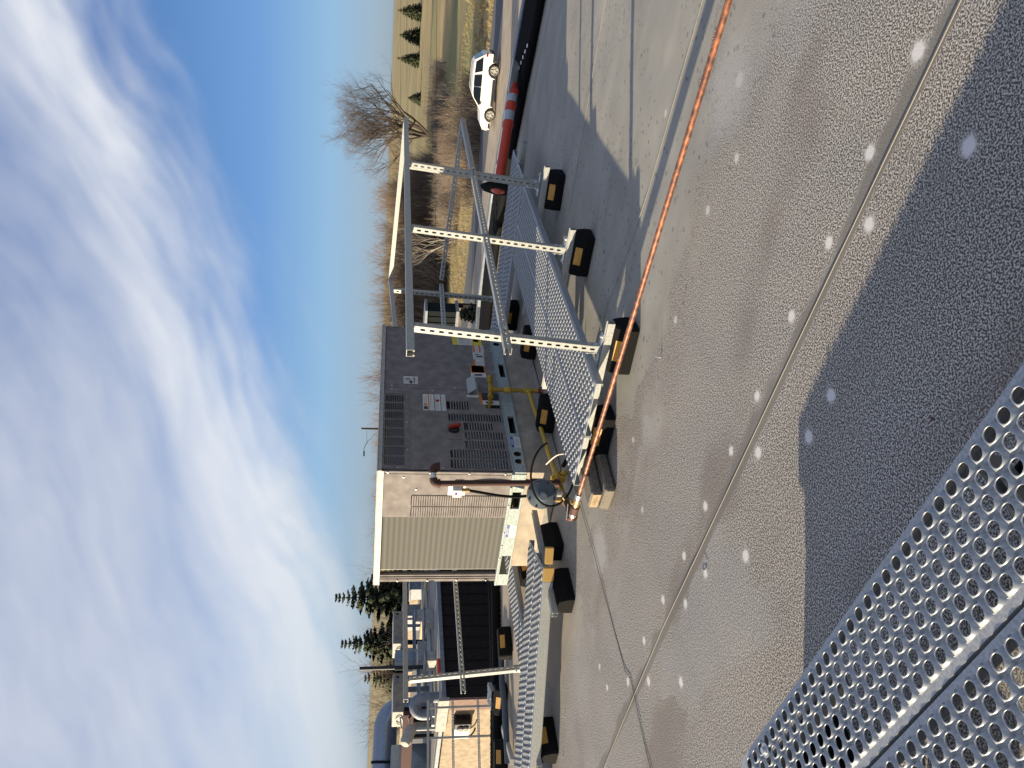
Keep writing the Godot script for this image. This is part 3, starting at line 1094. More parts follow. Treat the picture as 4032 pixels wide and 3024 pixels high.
	# printed labels
	label_plate(root, 5.226, 5.46, 0.842, 1.036, [[0, 1, 0.72, 0.78, "label_orange"], [0, 1, 0.48, 0.52, "label_green"], [0, 1, 0.2, 0.24, "label_green"], [0.06, 0.24, 0.8, 0.97, "label_black"], [0.3, 0.42, 0.82, 0.95, "label_orange"], [0.55, 0.68, 0.28, 0.45, "tail_red"]])
	label_plate(root, 5.612, 5.726, 1.072, 1.199, [[0.05, 0.42, 0.4, 0.6, "label_black"]], "label_white")
	words("5", 0.052, Vector3(5.685, 1.158, UZ0 + 0.0072), Basis.IDENTITY, mats.label_black, root)
	words("STACK HEIGHT", 0.0125, Vector3(5.668, 1.105, UZ0 + 0.0072), Basis.IDENTITY, mats.label_black, root)
	label_plate(root, 6.30, 6.48, 0.445, 0.73, [[0, 1, 0.82, 1.0, "label_yellow"], [0, 1, 0.0, 0.34, "label_yellow"], [0.35, 0.65, 0.1, 0.28, "label_black"], [0.62, 0.95, 0.5, 0.75, "label_grey"]])
	label_plate(root, 6.18, 6.30, 0.435, 0.545, [[0, 1, 0.78, 0.98, "label_orange"], [0, 1, 0.3, 0.45, "label_orange"]])
	label_plate(root, 6.055, 6.175, 0.44, 0.548, [[0.3, 0.5, 0.2, 0.7, "label_black"], [0.65, 0.75, 0.5, 0.8, "label_black"]])
	label_plate(root, 5.935, 6.05, 0.448, 0.552, [[0, 1, 0.82, 1.0, "label_orange"]])
	label_plate(root, 5.753, 5.945, 0.452, 0.592, [[0.36, 1.0, 0.0, 1.0, "label_orange"], [0.4, 0.97, 0.08, 0.9, "label_black"], [0.12, 0.26, 0.25, 0.75, "label_black"]], "label_white", false)
	label_plate(root, 5.335, 5.505, 0.375, 0.545, [[0.0, 1.0, 0.86, 1.0, "label_orange"], [0.35, 1.0, 0.0, 0.86, "label_black"], [0.1, 0.24, 0.3, 0.7, "label_black"]], "label_white", false)
	# junction box on the sunny face and its flexible conduit
	b = mb(root)
	b.box(Vector3(UX0 - 0.005, 0.785, -4.055), Vector3(0.004, 0.135, 0.1), Basis.IDENTITY, 0.001)
	b.box(Vector3(UX0 - 0.032, 0.785, -4.045), Vector3(0.052, 0.07, 0.075), Basis.IDENTITY, 0.004)
	var jb := part(b, "junction_box", mats.white_plate, root)
	b = mb(root)
	hex_bolt(b, Vector3(UX0 - 0.058, 0.795, -4.045), -X, 0.008)
	part(b, "red_button", mats.red_plastic, jb).position = Vector3.ZERO
	b = mb(root)
	b.tube([Vector3(UX0 - 0.04, 0.748, -4.02), Vector3(UX0 - 0.04, 0.69, -4.02)], 0.016, 12)
	part(b, "conduit_fitting", mats.brass, root)
	b = mb(root)
	var pts := []
	for i in 24:
		var f := i / 23.0
		pts.append(Vector3(UX0 - 0.045 - 0.03 * sin(f * PI), lerpf(0.69, 0.20, f), -4.02 - 0.05 * sin(f * 2.2) * f))
	b.tube(pts, 0.0115, 8)
	part(b, "flexible_conduit", mats.black_hose, root)

	# roof curb it stands on
	var c := thing("roof_curb", Vector3(5.5, 0, -4.45), "cream sheet metal roof curb under the rooftop unit", "roof curb")
	b = mb(c)
	b.span(Vector3(UX0 + 0.02, 0.03, -4.935), Vector3(UX1 - 0.02, 0.2575, UZ0 - 0.012))
	part(b, "curb_wall", mats.curb, c)
	b = mb(c)
	for s in [[UX0 + 0.02, UX1 - 0.02]]:
		b.flat4(Vector3(s[0], 0.05, UZ0 - 0.0115), Vector3(s[1], 0.05, UZ0 - 0.0115), Vector3(s[1] + 0.05, 0.004, UZ0 + 0.075), Vector3(s[0] - 0.05, 0.004, UZ0 + 0.075), Vector3(0, 1, 1))
		b.flat4(Vector3(s[0] + 0.0, 0.05, UZ0 - 0.012), Vector3(s[0] - 0.05, 0.004, UZ0 + 0.075), Vector3(s[0] - 0.05, 0.004, -5.0), Vector3(s[0], 0.05, -4.935), Vector3(-1, 1, 0))
	part(b, "membrane_flashing", mats.concrete_grey, c)


func notice(root: Node3D, at: Vector3, bs: Basis):
	var b := mb(root)
	b.box(at, Vector3(0.132, 0.08, 0.0012), bs)
	var o := part(b, "notice_label", mats.label_white, root)
	b = mb(root)
	b.box(at + bs * Vector3(0, 0.027, 0.001), Vector3(0.131, 0.024, 0.0012), bs)
	part(b, "print_band", mats.label_blue, o).position = Vector3.ZERO
	b = mb(root)
	for i in 5:
		b.box(at + bs * Vector3(-0.004 * (i % 2), 0.006 - i * 0.008, 0.0008), Vector3(0.105, 0.0026, 0.0008), bs)
	part(b, "small_print", mats.label_grey, o, "", "stuff").position = Vector3.ZERO
	words("NOTICE", 0.019, at + bs * Vector3(0, 0.027, 0.0018), bs, mats.label_white, root)


# ---------- gas piping ----------
func elbow(p: Vector3, a: Vector3, c: Vector3, r: float, n := 6) -> Array:
	# points of a bend at p between directions to a and to c
	var d0 := (a - p).normalized()
	var d1 := (c - p).normalized()
	var out := []
	for i in n + 1:
		var t := float(i) / n
		out.append(p + d0 * r * (1.0 - t) * (1.0 - t) + d1 * r * t * t)
	return out


func make_piping():
	var X := Vector3.RIGHT
	var Y := Vector3.UP
	var Z := Vector3.BACK
	var zp := -3.765
	var root := thing("gas_pipe", Vector3(5.0, 0, -3.765), "yellow threaded gas pipe dropping from the unit and running along the curb", "gas pipe")
	var r := 0.0165
	# out of the cabinet, forward and to the tee
	var b := mb(root)
	b.tube([Vector3(5.30, 0.47, UZ0 - 0.03), Vector3(5.30, 0.47, zp + 0.01)] , 0.014, 12)
	b.tube([Vector3(5.30, 0.47, zp), Vector3(5.54, 0.452, zp)], r, 12)
	part(b, "inlet_pipe", mats.yellow_pipe, root)
	b = mb(root)
	b.tube([Vector3(5.42, 0.455, zp), Vector3(5.42, 0.1, zp)], r, 12)
	part(b, "drop_pipe", mats.yellow_pipe, root)
	b = mb(root)
	for p in [[Vector3(5.295, 0.47, zp), Vector3(5.335, 0.468, zp), 0.024], [Vector3(5.375, 0.46, zp), Vector3(5.465, 0.453, zp), 0.0245], [Vector3(5.42, 0.455, zp), Vector3(5.42, 0.405, zp), 0.0245], [Vector3(5.52, 0.4535, zp), Vector3(5.59, 0.45, zp), 0.024], [Vector3(5.575, 0.45, zp), Vector3(5.6, 0.45, zp + 0.03), 0.024]]:
		b.tube([p[0], p[1]], p[2], 12)
	part(b, "tee_fitting", mats.yellow_pipe, root)
	b = mb(root)
	for k in 12:
		b.tube([Vector3(5.42, 0.40 - k * 0.0165, zp), Vector3(5.42, 0.39 - k * 0.0165, zp)], 0.0182, 10)
	part(b, "pipe_threads", mats.yellow_pipe, root, "", "stuff")
	b = mb(root)
	b.lathe([Vector2(0.02, -0.03), Vector2(0.028, -0.026), Vector2(0.03, -0.008), Vector2(0.034, -0.008), Vector2(0.034, 0.008), Vector2(0.028, 0.01), Vector2(0.026, 0.03), Vector2(0.019, 0.032)], 8, Transform3D(Basis.IDENTITY, Vector3(5.42, 0.31, zp)))
	part(b, "union", mats.yellow_bright, root)
	b = mb(root)
	b.tube([Vector3(5.42, 0.17, zp), Vector3(5.42, 0.085, zp)], 0.0245, 12)
	b.tube([Vector3(5.42, 0.125, zp), Vector3(5.37, 0.122, zp + 0.005)], 0.024, 12)
	part(b, "tee_fitting", mats.yellow_bright, root)
	b = mb(root)
	b.tube([Vector3(5.42, 0.09, zp), Vector3(5.42, 0.035, zp)], 0.0195, 12)
	part(b, "drip_leg", mats.yellow_bright, root)
	b = mb(root)
	b.tube([Vector3(5.42, 0.04, zp), Vector3(5.42, 0.012, zp)], 0.024, 8)
	part(b, "end_cap", mats.red_plastic, root)
	# long run along the curb to the cross by the regulator
	var cross := Vector3(4.215, 0.075, -3.72)
	b = mb(root)
	b.tube([Vector3(5.40, 0.124, zp + 0.002), cross], 0.018, 14)
	part(b, "run_pipe", mats.yellow_bright, root)
	b = mb(root)
	b.tube([cross + X * 0.06, cross - X * 0.05], 0.03, 14)
	b.tube([cross - Y * 0.055, cross + Y * 0.05], 0.028, 14)
	b.tube([cross + Vector3(0.02, -0.035, 0.02), cross + Vector3(0.045, -0.06, 0.04)], 0.024, 10)
	b.tube([cross - Vector3(0.01, 0, 0), cross + Vector3(-0.055, 0.01, 0.055)], 0.027, 12)
	part(b, "cross_fitting", mats.yellow_bright, root)
	b = mb(root)
	b.tube([cross + Vector3(-0.05, 0.009, 0.05), Vector3(3.93, 0.09, -3.64)], 0.0175, 12)
	part(b, "nipple", mats.yellow_pipe, root)
	b = mb(root)
	b.tube([Vector3(3.95, 0.09, -3.645), Vector3(3.83, 0.093, -3.60)], 0.033, 8)
	b.tube([Vector3(3.90, 0.09, -3.63), Vector3(3.90, 0.16, -3.63)], 0.02, 10)
	part(b, "shutoff_body", mats.brass, root)
	b = mb(root)
	b.tube([Vector3(3.84, 0.094, -3.603), Vector3(3.60, 0.125, -3.475)], 0.0205, 12)
	b.tube([Vector3(3.68, 0.114, -3.52), Vector3(3.63, 0.121, -3.493)], 0.03, 8)
	b.tube([Vector3(3.60, 0.125, -3.475), Vector3(3.535, 0.13, -3.44)], 0.029, 12)
	part(b, "rusty_nipple", mats.rust, root, "rusty brown nipple and union joining the copper line")

	# regulator with its rusty riser and turned-down vent
	var g := thing("gas_regulator", Vector3(4.0, 0.27, -3.6), "blue grey gas pressure regulator with a tall rusty vent riser", "gas regulator")
	var rt := Vector3(4.07, 0.255, -3.63)
	b = mb(g)
	b.tube([rt + Y * 0.02, Vector3(4.055, 0.975, -3.635)], 0.0215, 14)
	part(b, "riser_pipe", mats.rust, g)
	b = mb(g)
	var e0 := Vector3(4.055, 1.005, -3.635)
	var e1 := Vector3(4.13, 1.012, -3.56)
	b.tube([e0 - Y * 0.04] + elbow(e0, e0 - Y, e1, 0.03) + [e0 + (e1 - e0).normalized() * 0.04], 0.0285, 14)
	b.tube([e0 - Y * 0.045, e0 - Y * 0.03], 0.032, 14)
	part(b, "elbow_fitting", mats.rust, g)
	b = mb(g)
	b.tube([e0, e1], 0.021, 14)
	part(b, "nipple", mats.zinc, g)
	b = mb(g)
	b.tube([e1 - (e1 - e0).normalized() * 0.03] + elbow(e1 + (e1 - e0).normalized() * 0.012, e0, e1 - Y, 0.03) + [e1 + (e1 - e0).normalized() * 0.012 - Y * 0.045], 0.0285, 14)
	b.tube([e1 + (e1 - e0).normalized() * 0.012 - Y * 0.03, e1 + (e1 - e0).normalized() * 0.012 - Y * 0.048], 0.032, 14)
	part(b, "elbow_fitting", mats.rust, g)
	b = mb(g)
	b.tube([rt + Y * 0.05, rt - Y * 0.045], 0.033, 12)
	b.tube([rt - Y * 0.04, rt - Y * 0.15], 0.0225, 12)
	b.tube([rt - Y * 0.115, rt - Y * 0.155], 0.03, 8)
	b.tube([rt, rt + Vector3(-0.05, -0.005, 0.02)], 0.025, 12)
	part(b, "rusty_tee", mats.rust, g)
	var dc := Vector3(3.905, 0.262, -3.585)
	var ax := Vector3(-0.80, 0.06, 0.42).normalized()
	var px := ax.cross(Y).normalized()
	var xf := Transform3D(Basis(px, ax, px.cross(ax)), dc)
	b = mb(g)
	b.lathe([Vector2(0.0, -0.05), Vector2(0.04, -0.045), Vector2(0.085, -0.02), Vector2(0.104, -0.012), Vector2(0.104, 0.012), Vector2(0.096, 0.014), Vector2(0.06, 0.022), Vector2(0.034, 0.03), Vector2(0.03, 0.032)], 36, xf)
	part(b, "diaphragm_case", mats.regulator, g)
	b = mb(g)
	b.lathe([Vector2(0.107, -0.005), Vector2(0.107, 0.001), Vector2(0.1, 0.001)], 36, xf)
	part(b, "case_rim", mats.galv, g)
	b = mb(g)
	b.lathe([Vector2(0.032, 0.02), Vector2(0.03, 0.07), Vector2(0.026, 0.075), Vector2(0.0, 0.075)], 20, xf)
	part(b, "spring_tower", mats.regulator, g)
	b = mb(g)
	b.lathe([Vector2(0.0305, 0.055), Vector2(0.0312, 0.0555), Vector2(0.0308, 0.062)], 20, xf)
	part(b, "tower_band", mats.white_plate, g)
	b = mb(g)
	b.tube([dc + Y * 0.06 - ax * 0.03, rt + Vector3(-0.03, 0.0, 0.01)], 0.03, 12)
	part(b, "inlet_neck", mats.regulator, g)
	for k in 8:
		var a := TAU * (k + 0.5) / 8.0
		b = mb(g)
		hex_bolt(b, xf * Vector3(cos(a) * 0.092, 0.0135, sin(a) * 0.092), ax, 0.0075)
		part(b, "case_bolt", mats.rust, g)
	b = mb(g)
	b.tube([dc - Y * 0.098 - ax * 0.01, dc - Y * 0.15 - ax * 0.012], 0.024, 6)
	part(b, "outlet_nut", mats.zinc, g)

	# long copper line over the roof
	var cu := thing("copper_pipe", Vector3(3.3, 0, -1.7), "long tarnished copper pipe crossing the open roof on a timber block", "copper pipe")
	var P0 := Vector3(3.50, 0.148, -3.36)
	var dirp := (Vector3(3.085, 0.15, -0.32) - P0).normalized()
	b = mb(cu)
	b.tube([P0 + dirp * 0.12, P0 + dirp * 3.9], 0.0136, 18)
	part(b, "pipe", mats.copper, cu)
	b = mb(cu)
	var tip := P0 - dirp * 0.075
	b.tube([P0 + dirp * 0.02, tip + dirp * 0.03] + elbow(tip, P0, tip + Vector3(0.06, 0.0, -0.055), 0.025) + [tip + Vector3(0.045, 0.0, -0.042)], 0.0172, 14)
	part(b, "elbow", mats.copper, cu)
	b = mb(cu)
	b.tube([P0 - dirp * 0.045, P0 - dirp * 0.015], 0.023, 12)
	b.tube([P0 + dirp * 0.125, P0 + dirp * 0.17], 0.021, 12)
	part(b, "collar", mats.zinc, cu)
	b = mb(cu)
	b.tube([P0 - dirp * 0.012, P0 + dirp * 0.055], 0.031, 8)
	part(b, "union", mats.rust, cu)
	b = mb(cu)
	b.tube([P0 + dirp * 0.05, P0 + dirp * 0.128], 0.0235, 12)
	b.tube([P0 + dirp * 0.085, P0 + dirp * 0.085 + Y * 0.035], 0.01, 8)
	var vb := part(b, "ball_valve", mats.brass, cu)
	b = mb(cu)
	b.box(P0 + dirp * 0.04 + Vector3(-0.02, 0.052, -0.02), Vector3(0.012, 0.004, 0.11), Basis(Y, 0.35), 0.001)
	part(b, "valve_lever", mats.zinc, vb).position = Vector3.ZERO
	var bp := P0 + dirp * 0.36
	b = mb(cu)
	b.tube([bp - dirp * 0.012, bp + dirp * 0.012], 0.0165, 16)
	b.tube([bp + Vector3(0.015, 0, 0), bp + Vector3(0.02, -0.035, 0)], 0.004, 6)
	b.tube([bp - Vector3(0.015, 0, 0), bp + Vector3(-0.02, -0.035, 0)], 0.004, 6)
	part(b, "pipe_clip", mats.rust, cu)

	# two old timbers stacked under the pipe
	var w := thing("timber_block", Vector3(3.5, 0, -3.0), "two weathered grey timber offcuts stacked under the copper pipe", "timber block")
	var bs := Basis(Y, -0.14)
	b = mb(w)
	b.box(Vector3(3.56, 0.032, -3.02), Vector3(0.56, 0.064, 0.19), bs, 0.012)
	part(b, "timber", mats.old_wood, w)
	b = mb(w)
	b.box(Vector3(3.565, 0.0985, -3.045), Vector3(0.52, 0.066, 0.14), Basis(Y, -0.17), 0.012)
	part(b, "timber", mats.old_wood, w)
	b = mb(w)
	var ec := Vector3(3.565, 0.0985, -3.045) + Basis(Y, -0.17) * Vector3(-0.2605, 0, 0)
	b.box(ec, Vector3(0.002, 0.05, 0.122), Basis(Y, -0.17), 0.0008)
	part(b, "sawn_end", mats.wood_end, w)
	b = mb(w)
	rng.seed = 77
	for k in 14:
		var a := TAU * k / 14.0 + rng.randf() * 0.3
		var dv := Basis(Y, -0.17) * Vector3(0, sin(a) * 0.022, cos(a) * 0.05)
		b.tube([ec + Basis(Y, -0.17) * Vector3(-0.001, 0, 0) + dv * 0.15, ec + Basis(Y, -0.17) * Vector3(-0.001, 0, 0) + dv * rng.randf_range(0.8, 1.1)], 0.0011, 4)
	part(b, "end_checks", mats.old_wood, w, "", "stuff")

	# loose cables beside the regulator
	b = mb()
	var pts := []
	for i in 40:
		var a := lerpf(-0.15, 5.5, i / 39.0)
		pts.append(Vector3(3.93, 0.205, -3.42) + Vector3(0.10 * cos(a + 0.6), 0.165 * sin(a + 0.5) * 0.95, 0.21 * cos(a + 0.45)))
	b.tube(pts, 0.0075, 8)
	var hs := part(b, "loop_of_hose", mats.black_hose, self)
	tag(hs, "stiff black hose bent in a loop round the regulator", "hose")
	b = mb()
	pts = []
	for i in 20:
		var f := i / 19.0
		pts.append(Vector3(lerpf(4.36, 4.02, f), 0.012 + 0.13 * (1.0 - f) * (1.0 - f), lerpf(-3.70, -3.12, f) + 0.03 * sin(f * 9.0)))
	b.tube(pts, 0.0055, 7)
	var wr := part(b, "white_cable", mats.white_wire, self)
	tag(wr, "thin white cable running from the regulator under the walkway", "cable")
	b = mb()
	pts = []
	for i in 16:
		var f := i / 15.0
		pts.append(Vector3(lerpf(4.30, 4.0, f) - 0.03 * sin(f * PI), 0.025, lerpf(-3.66, -3.05, f) + 0.05 * sin(f * 4.0)))
	b.tube(pts, 0.016, 10)
	var bh := part(b, "black_drain_hose", mats.black_hose, self)
	tag(bh, "thick black hose lying on the roof under the yellow pipe", "hose")


# ---------- the roof ----------
const ROOF := [Vector2(7.95, 2.0), Vector2(8.40, -0.3), Vector2(8.80, -1.4), Vector2(9.15, -2.5), Vector2(9.5, -3.6), Vector2(9.6, -5.2), Vector2(8.9, -6.7), Vector2(6.3, -7.25), Vector2(5.7, -7.5), Vector2(4.7, -8.25), Vector2(3.0, -9.4), Vector2(-5.0, -9.4), Vector2(-5.0, 5.0), Vector2(7.4, 5.0)]
const MAP0 := Vector2(0.2, -8.2)
const MAPW := 8.8
const MAPN := 1500


func dab(im: Image, x: float, z: float, r: float, col: Color, a: float, rough: float, nz: FastNoiseLite, ring := 0.0):
	var s := MAPN / MAPW
	var cx := (x - MAP0.x) * s
	var cy := (z - MAP0.y) * s
	var pr := r * s * (1.0 + rough) + 1.5
	for py in range(maxi(0, int(cy - pr)), mini(MAPN, int(cy + pr) + 1)):
		for px in range(maxi(0, int(cx - pr)), mini(MAPN, int(cx + pr) + 1)):
			var d := Vector2(px + 0.5 - cx, py + 0.5 - cy).length() / s / r
			d += rough * nz.get_noise_2d(px * 3.0, py * 3.0)
			var k := (1.0 - smoothstep(0.75, 1.1, d)) * a
			if ring > 0.0:
				k *= 1.0 - ring * (1.0 - smoothstep(0.25, 0.6, d))
			if k <= 0.01:
				continue
			var o := im.get_pixel(px, py)
			var na := o.a + k * (1.0 - o.a)
			var c := o.lerp(col, k / maxf(na, 0.001)) if o.a > 0 else col
			c.a = na
			im.set_pixel(px, py, c)


func make_roof():
	# speckled granule-like weathering of the grey membrane
	var roof := StandardMaterial3D.new()
	roof.roughness = 0.88
	var speck := ramp_tex(61, 0.14, [[0.0, srgb(64, 60, 57)], [0.40, srgb(80, 75, 72)], [0.5, srgb(126, 121, 115)], [0.6, srgb(184, 180, 173)], [1.0, srgb(204, 200, 193)]], 1024, 3)
	roof.albedo_texture = speck
	roof.vertex_color_use_as_albedo = true
	roof.heightmap_enabled = true
	roof.heightmap_texture = speck
	roof.heightmap_scale = 0.03
	# map of what lies on it: smooth washed dust, blotches, dirt along the laps, rubbed fastener marks, dried drops
	var im := Image.create(MAPN, MAPN, false, Image.FORMAT_RGBA8)
	var n1 := FastNoiseLite.new()
	n1.seed = 71
	n1.frequency = 0.9
	n1.fractal_octaves = 5
	var n2 := FastNoiseLite.new()
	n2.seed = 72
	n2.frequency = 4.0
	n2.fractal_octaves = 3
	var n3 := FastNoiseLite.new()
	n3.seed = 73
	n3.frequency = 0.5
	n3.fractal_octaves = 4
	for py in MAPN:
		var z := MAP0.y + (py + 0.5) * MAPW / MAPN
		for px in MAPN:
			var x := MAP0.x + (px + 0.5) * MAPW / MAPN
			var a1 := n1.get_noise_2d(x, z)
			var a2 := n2.get_noise_2d(x, z * 0.6)
			var washed := smoothstep(2.75, 3.45, x + 0.06 * z + 0.55 * a1 + 0.25 * a2)
			var al := washed * 0.9
			var tan_ := smoothstep(-3.5, -5.2, z + a1)
			var tone := 1.0 + 0.10 * a1 + 0.07 * a2
			var col := Color(0.565 * tone, 0.555 * tone, 0.525 * tone).lerp(Color(0.60 * tone, 0.555 * tone, 0.49 * tone), tan_)
			# pale bluish blotches and brownish bare ones in the speckled part
			var bl := smoothstep(0.12, 0.4, n3.get_noise_2d(x * 1.6 + 9.0, z)) * 0.26 * (1.0 - washed)
			if bl > 0.01:
				col = col.lerp(Color(0.60, 0.605, 0.615), (1.0 - washed))
				al = maxf(al, bl)
			var br := smoothstep(0.1, 0.42, n3.get_noise_2d(x * 1.4 - 20.0, z + 7.0)) * 0.5 * (1.0 - washed)
			if br > bl:
				col = Color(0.42, 0.38, 0.355)
				al = br
			# dirt held against the lap
			var lx := x - (1.972 + 0.0965 * (-0.141 - z))
			if lx > -0.01 and lx < 0.14 and x < 3.0:
				var k := smoothstep(-0.01, 0.0, lx) * (1.0 - smoothstep(0.05, 0.095, lx + 0.04 * a2)) * 0.9
				col = col.lerp(Color(0.43, 0.415, 0.395), k)
				al = maxf(al, k)
			if z < -3.6 and z > -3.64 and x < 3.4:
				al = maxf(al, 0.35)
				col = col.lerp(Color(0.38, 0.36, 0.34), 0.5)
			im.set_pixel(px, py, Color(col.r, col.g, col.b, al))
	rng.seed = 404
	for i in 3600:
		var x := rng.randf_range(2.95, 6.6)
		var z := rng.randf_range(-2.9, 0.5) if i % 4 else rng.randf_range(-4.5, -2.9)
		if n1.get_noise_2d(x * 1.5, z * 1.5) + rng.randf_range(-0.3, 0.3) < -0.12:
			continue
		dab(im, x, z, rng.randf_range(0.005, 0.0125), Color(0.36, 0.345, 0.325), rng.randf_range(0.35, 0.8), 0.25, n2, 0.7 if rng.randf() < 0.4 else 0.0)
	for s in [[2.07, -0.28, 1.2], [2.11, -0.57, 1.0], [1.73, -0.43, 1.1], [1.98, -0.74, 1.0], [2.14, -0.87, 0.9], [2.19, -1.17, 0.9], [2.22, -1.53, 0.9], [1.83, -1.25, 1.0], [1.85, -1.43, 1.0], [2.08, -1.69, 1.0], [2.26, -1.83, 0.85], [2.30, -2.17, 0.95], [2.33, -2.51, 0.9], [1.91, -2.06, 1.1], [2.37, -2.86, 0.9], [2.18, -2.66, 0.9], [2.42, -3.24, 0.9], [2.12, -2.39, 0.95], [2.64, -3.97, 0.8], [2.25, -3.34, 1.0], [1.99, -2.97, 1.0], [2.44, -3.62, 1.0], [2.82, -4.02, 0.8], [3.15, -0.61, 1.4], [3.10, -1.15, 0.9], [3.12, -1.72, 0.9], [3.24, -2.56, 0.8], [2.96, -0.87, 0.9], [3.93, -0.96, 0.8], [2.88, -2.75, 0.8]]:
		var faint: float = 0.55 if s[0] > 2.85 else 0.92
		dab(im, s[0], s[1], 0.034 * s[2], Color(0.68, 0.665, 0.65), faint * 0.5, 0.8, n2)
		dab(im, s[0], s[1], 0.0235 * s[2], Color(0.82, 0.805, 0.795), faint, 0.3, n2)
	# a wiped pale patch on the washed part
	dab(im, 3.22, -0.66, 0.2, Color(0.66, 0.655, 0.645), 0.55, 0.9, n2)
	dab(im, 3.10, -2.3, 0.17, Color(0.62, 0.61, 0.59), 0.45, 0.9, n2)
	dab(im, 3.3, -3.5, 0.16, Color(0.68, 0.675, 0.665), 0.6, 0.8, n2)
	roof.detail_enabled = true
	roof.detail_albedo = ImageTexture.create_from_image(im)
	roof.detail_uv_layer = BaseMaterial3D.DETAIL_UV_2
	var b := mb()
	var bump := FastNoiseLite.new()
	bump.seed = 15
	bump.frequency = 0.75
	bump.fractal_octaves = 3
	var poly := PackedVector2Array(ROOF)
	# fine sheet where the picture looks, coarse beyond
	var xs := []
	var zs := []
	var q := -5.0
	while q < 9.75:
		xs.append(q)
		q += 0.06 if q > 0.4 else 0.36
	q = -9.4
	while q < 5.05:
		zs.append(q)
		q += 0.06 if q > -8.5 and q < 0.7 else 0.36
	var hgt := {}
	for i in xs.size():
		for j in zs.size():
			var edge_soft := 1.0
			hgt[Vector2i(i, j)] = (bump.get_noise_2d(xs[i], zs[j]) * 0.006 + bump.get_noise_2d(xs[i] * 3.0, zs[j] * 3.0 + 50.0) * 0.0015 - 0.004) * edge_soft
	for i in xs.size() - 1:
		for j in zs.size() - 1:
			if not Geometry2D.is_point_in_polygon(Vector2((xs[i] + xs[i + 1]) * 0.5, (zs[j] + zs[j + 1]) * 0.5), poly):
				continue
			var P := []
			var N := []
			for e in [[0, 0], [1, 0], [1, 1], [0, 1]]:
				var ii: int = i + e[0]
				var jj: int = j + e[1]
				P.append(Vector3(xs[ii], hgt[Vector2i(ii, jj)], zs[jj]))
				var x0 := maxi(ii - 1, 0)
				var x1 := mini(ii + 1, xs.size() - 1)
				var z0 := maxi(jj - 1, 0)
				var z1 := mini(jj + 1, zs.size() - 1)
				var gx: float = (hgt[Vector2i(x1, jj)] - hgt[Vector2i(x0, jj)]) / (xs[x1] - xs[x0])
				var gz: float = (hgt[Vector2i(ii, z1)] - hgt[Vector2i(ii, z0)]) / (zs[z1] - zs[z0])
				N.append(Vector3(-gx, 1, -gz).normalized())
			b.quadn(P[0], P[1], P[2], P[3], N[0], N[1], N[2], N[3])
	for p in b.v:
		b.uv.append(Vector2(p.x, p.z) / 1.15)
		b.uv2.append((Vector2(p.x, p.z) - MAP0) / MAPW)
		var t := 1.0 + 0.22 * n3.get_noise_2d(p.x * 1.3 + 40.0, p.z * 0.6) + 0.1 * n1.get_noise_2d(p.x, p.z * 0.5)
		b.c.append(Color(t, t * 0.99, t * 0.97))
	var r := setting(b, "roof", roof)
	# welded laps: a thin bead along each sheet edge
	var bead := mat("seam_bead", srgb(150, 144, 130), 0.9)
	var dark := mat("seam_gap", srgb(54, 50, 48), 0.9)
	for s in [[[Vector2(1.94, 0.6), Vector2(1.972, -0.141), Vector2(2.109, -1.328), Vector2(2.216, -2.32), Vector2(2.286, -2.963), Vector2(2.345, -3.837), Vector2(2.42, -5.2)], 0.0014, bead], [[Vector2(4.2, -3.62), Vector2(3.42, -3.595), Vector2(3.0, -3.605), Vector2(2.50, -3.608)], 0.0014, dark], [[Vector2(2.50, -3.608), Vector2(2.42, -3.56), Vector2(2.33, -3.575), Vector2(2.05, -3.62), Vector2(1.5, -3.66)], 0.0014, dark], [[Vector2(3.69, 0.4), Vector2(3.774, -0.43), Vector2(3.903, -1.35), Vector2(3.99, -1.694), Vector2(4.166, -2.213), Vector2(4.3, -3.1)], 0.0014, bead], [[Vector2(5.60, 0.3), Vector2(5.588, -0.672), Vector2(5.579, -1.423), Vector2(5.57, -2.2)], 0.0014, bead], [[Vector2(7.35, 0.2), Vector2(7.55, -0.96), Vector2(7.93, -1.9), Vector2(8.3, -3.0)], 0.0014, bead]]:
		var k := mb()
		var pts := []
		for p in s[0]:
			pts.append(Vector3(p.x, 0.0, p.y))
		k.tube(pts, s[1], 6)
		part(k, "membrane_seam", s[2], r)
	# the building below
	var g := mb()
	var low := PackedVector2Array()
	for p in ROOF:
		low.append(Vector2(p.x * 0.993, p.y * 0.993))
	g.prism(low, 0.03, 5.9, Transform3D(Basis(Vector3.RIGHT, Vector3.BACK, Vector3.DOWN), Vector3.ZERO))
	setting(g, "building_walls", mats.tan_paint)

	# dropped screws, washer and a leaf
	var src: Node3D = null
	for s in [[3.16, -1.96, "tiny zinc screw standing on the roof beside the middle of the copper pipe"], [3.12, -5.02, "tiny zinc screw dropped on the sunlit strip beside the angled walkway"], [2.96, -5.27, "tiny zinc screw dropped near the far block of the angled walkway"]]:
		if src == null:
			src = thing("screw", Vector3.ZERO, s[2], "screw", "screws dropped on the roof")
			var k := mb()
			k.lathe([Vector2(0.003, 0.008), Vector2(0.0025, 0.03), Vector2(0.0, 0.034)], 6, Transform3D.IDENTITY)
			part(k, "shank", mats.zinc, src)
			k = mb()
			k.lathe([Vector2(0.0, 0.0), Vector2(0.007, 0.0), Vector2(0.007, 0.006), Vector2(0.003, 0.008)], 6, Transform3D.IDENTITY)
			part(k, "head", mats.zinc, src)
			src.transform = Transform3D(Basis.IDENTITY, Vector3(s[0], 0, s[1]))
		else:
			copy_of(src, "screw", Transform3D(Basis(Vector3.UP, 1.3), Vector3(s[0], 0, s[1])), s[2])
	var k := mb()
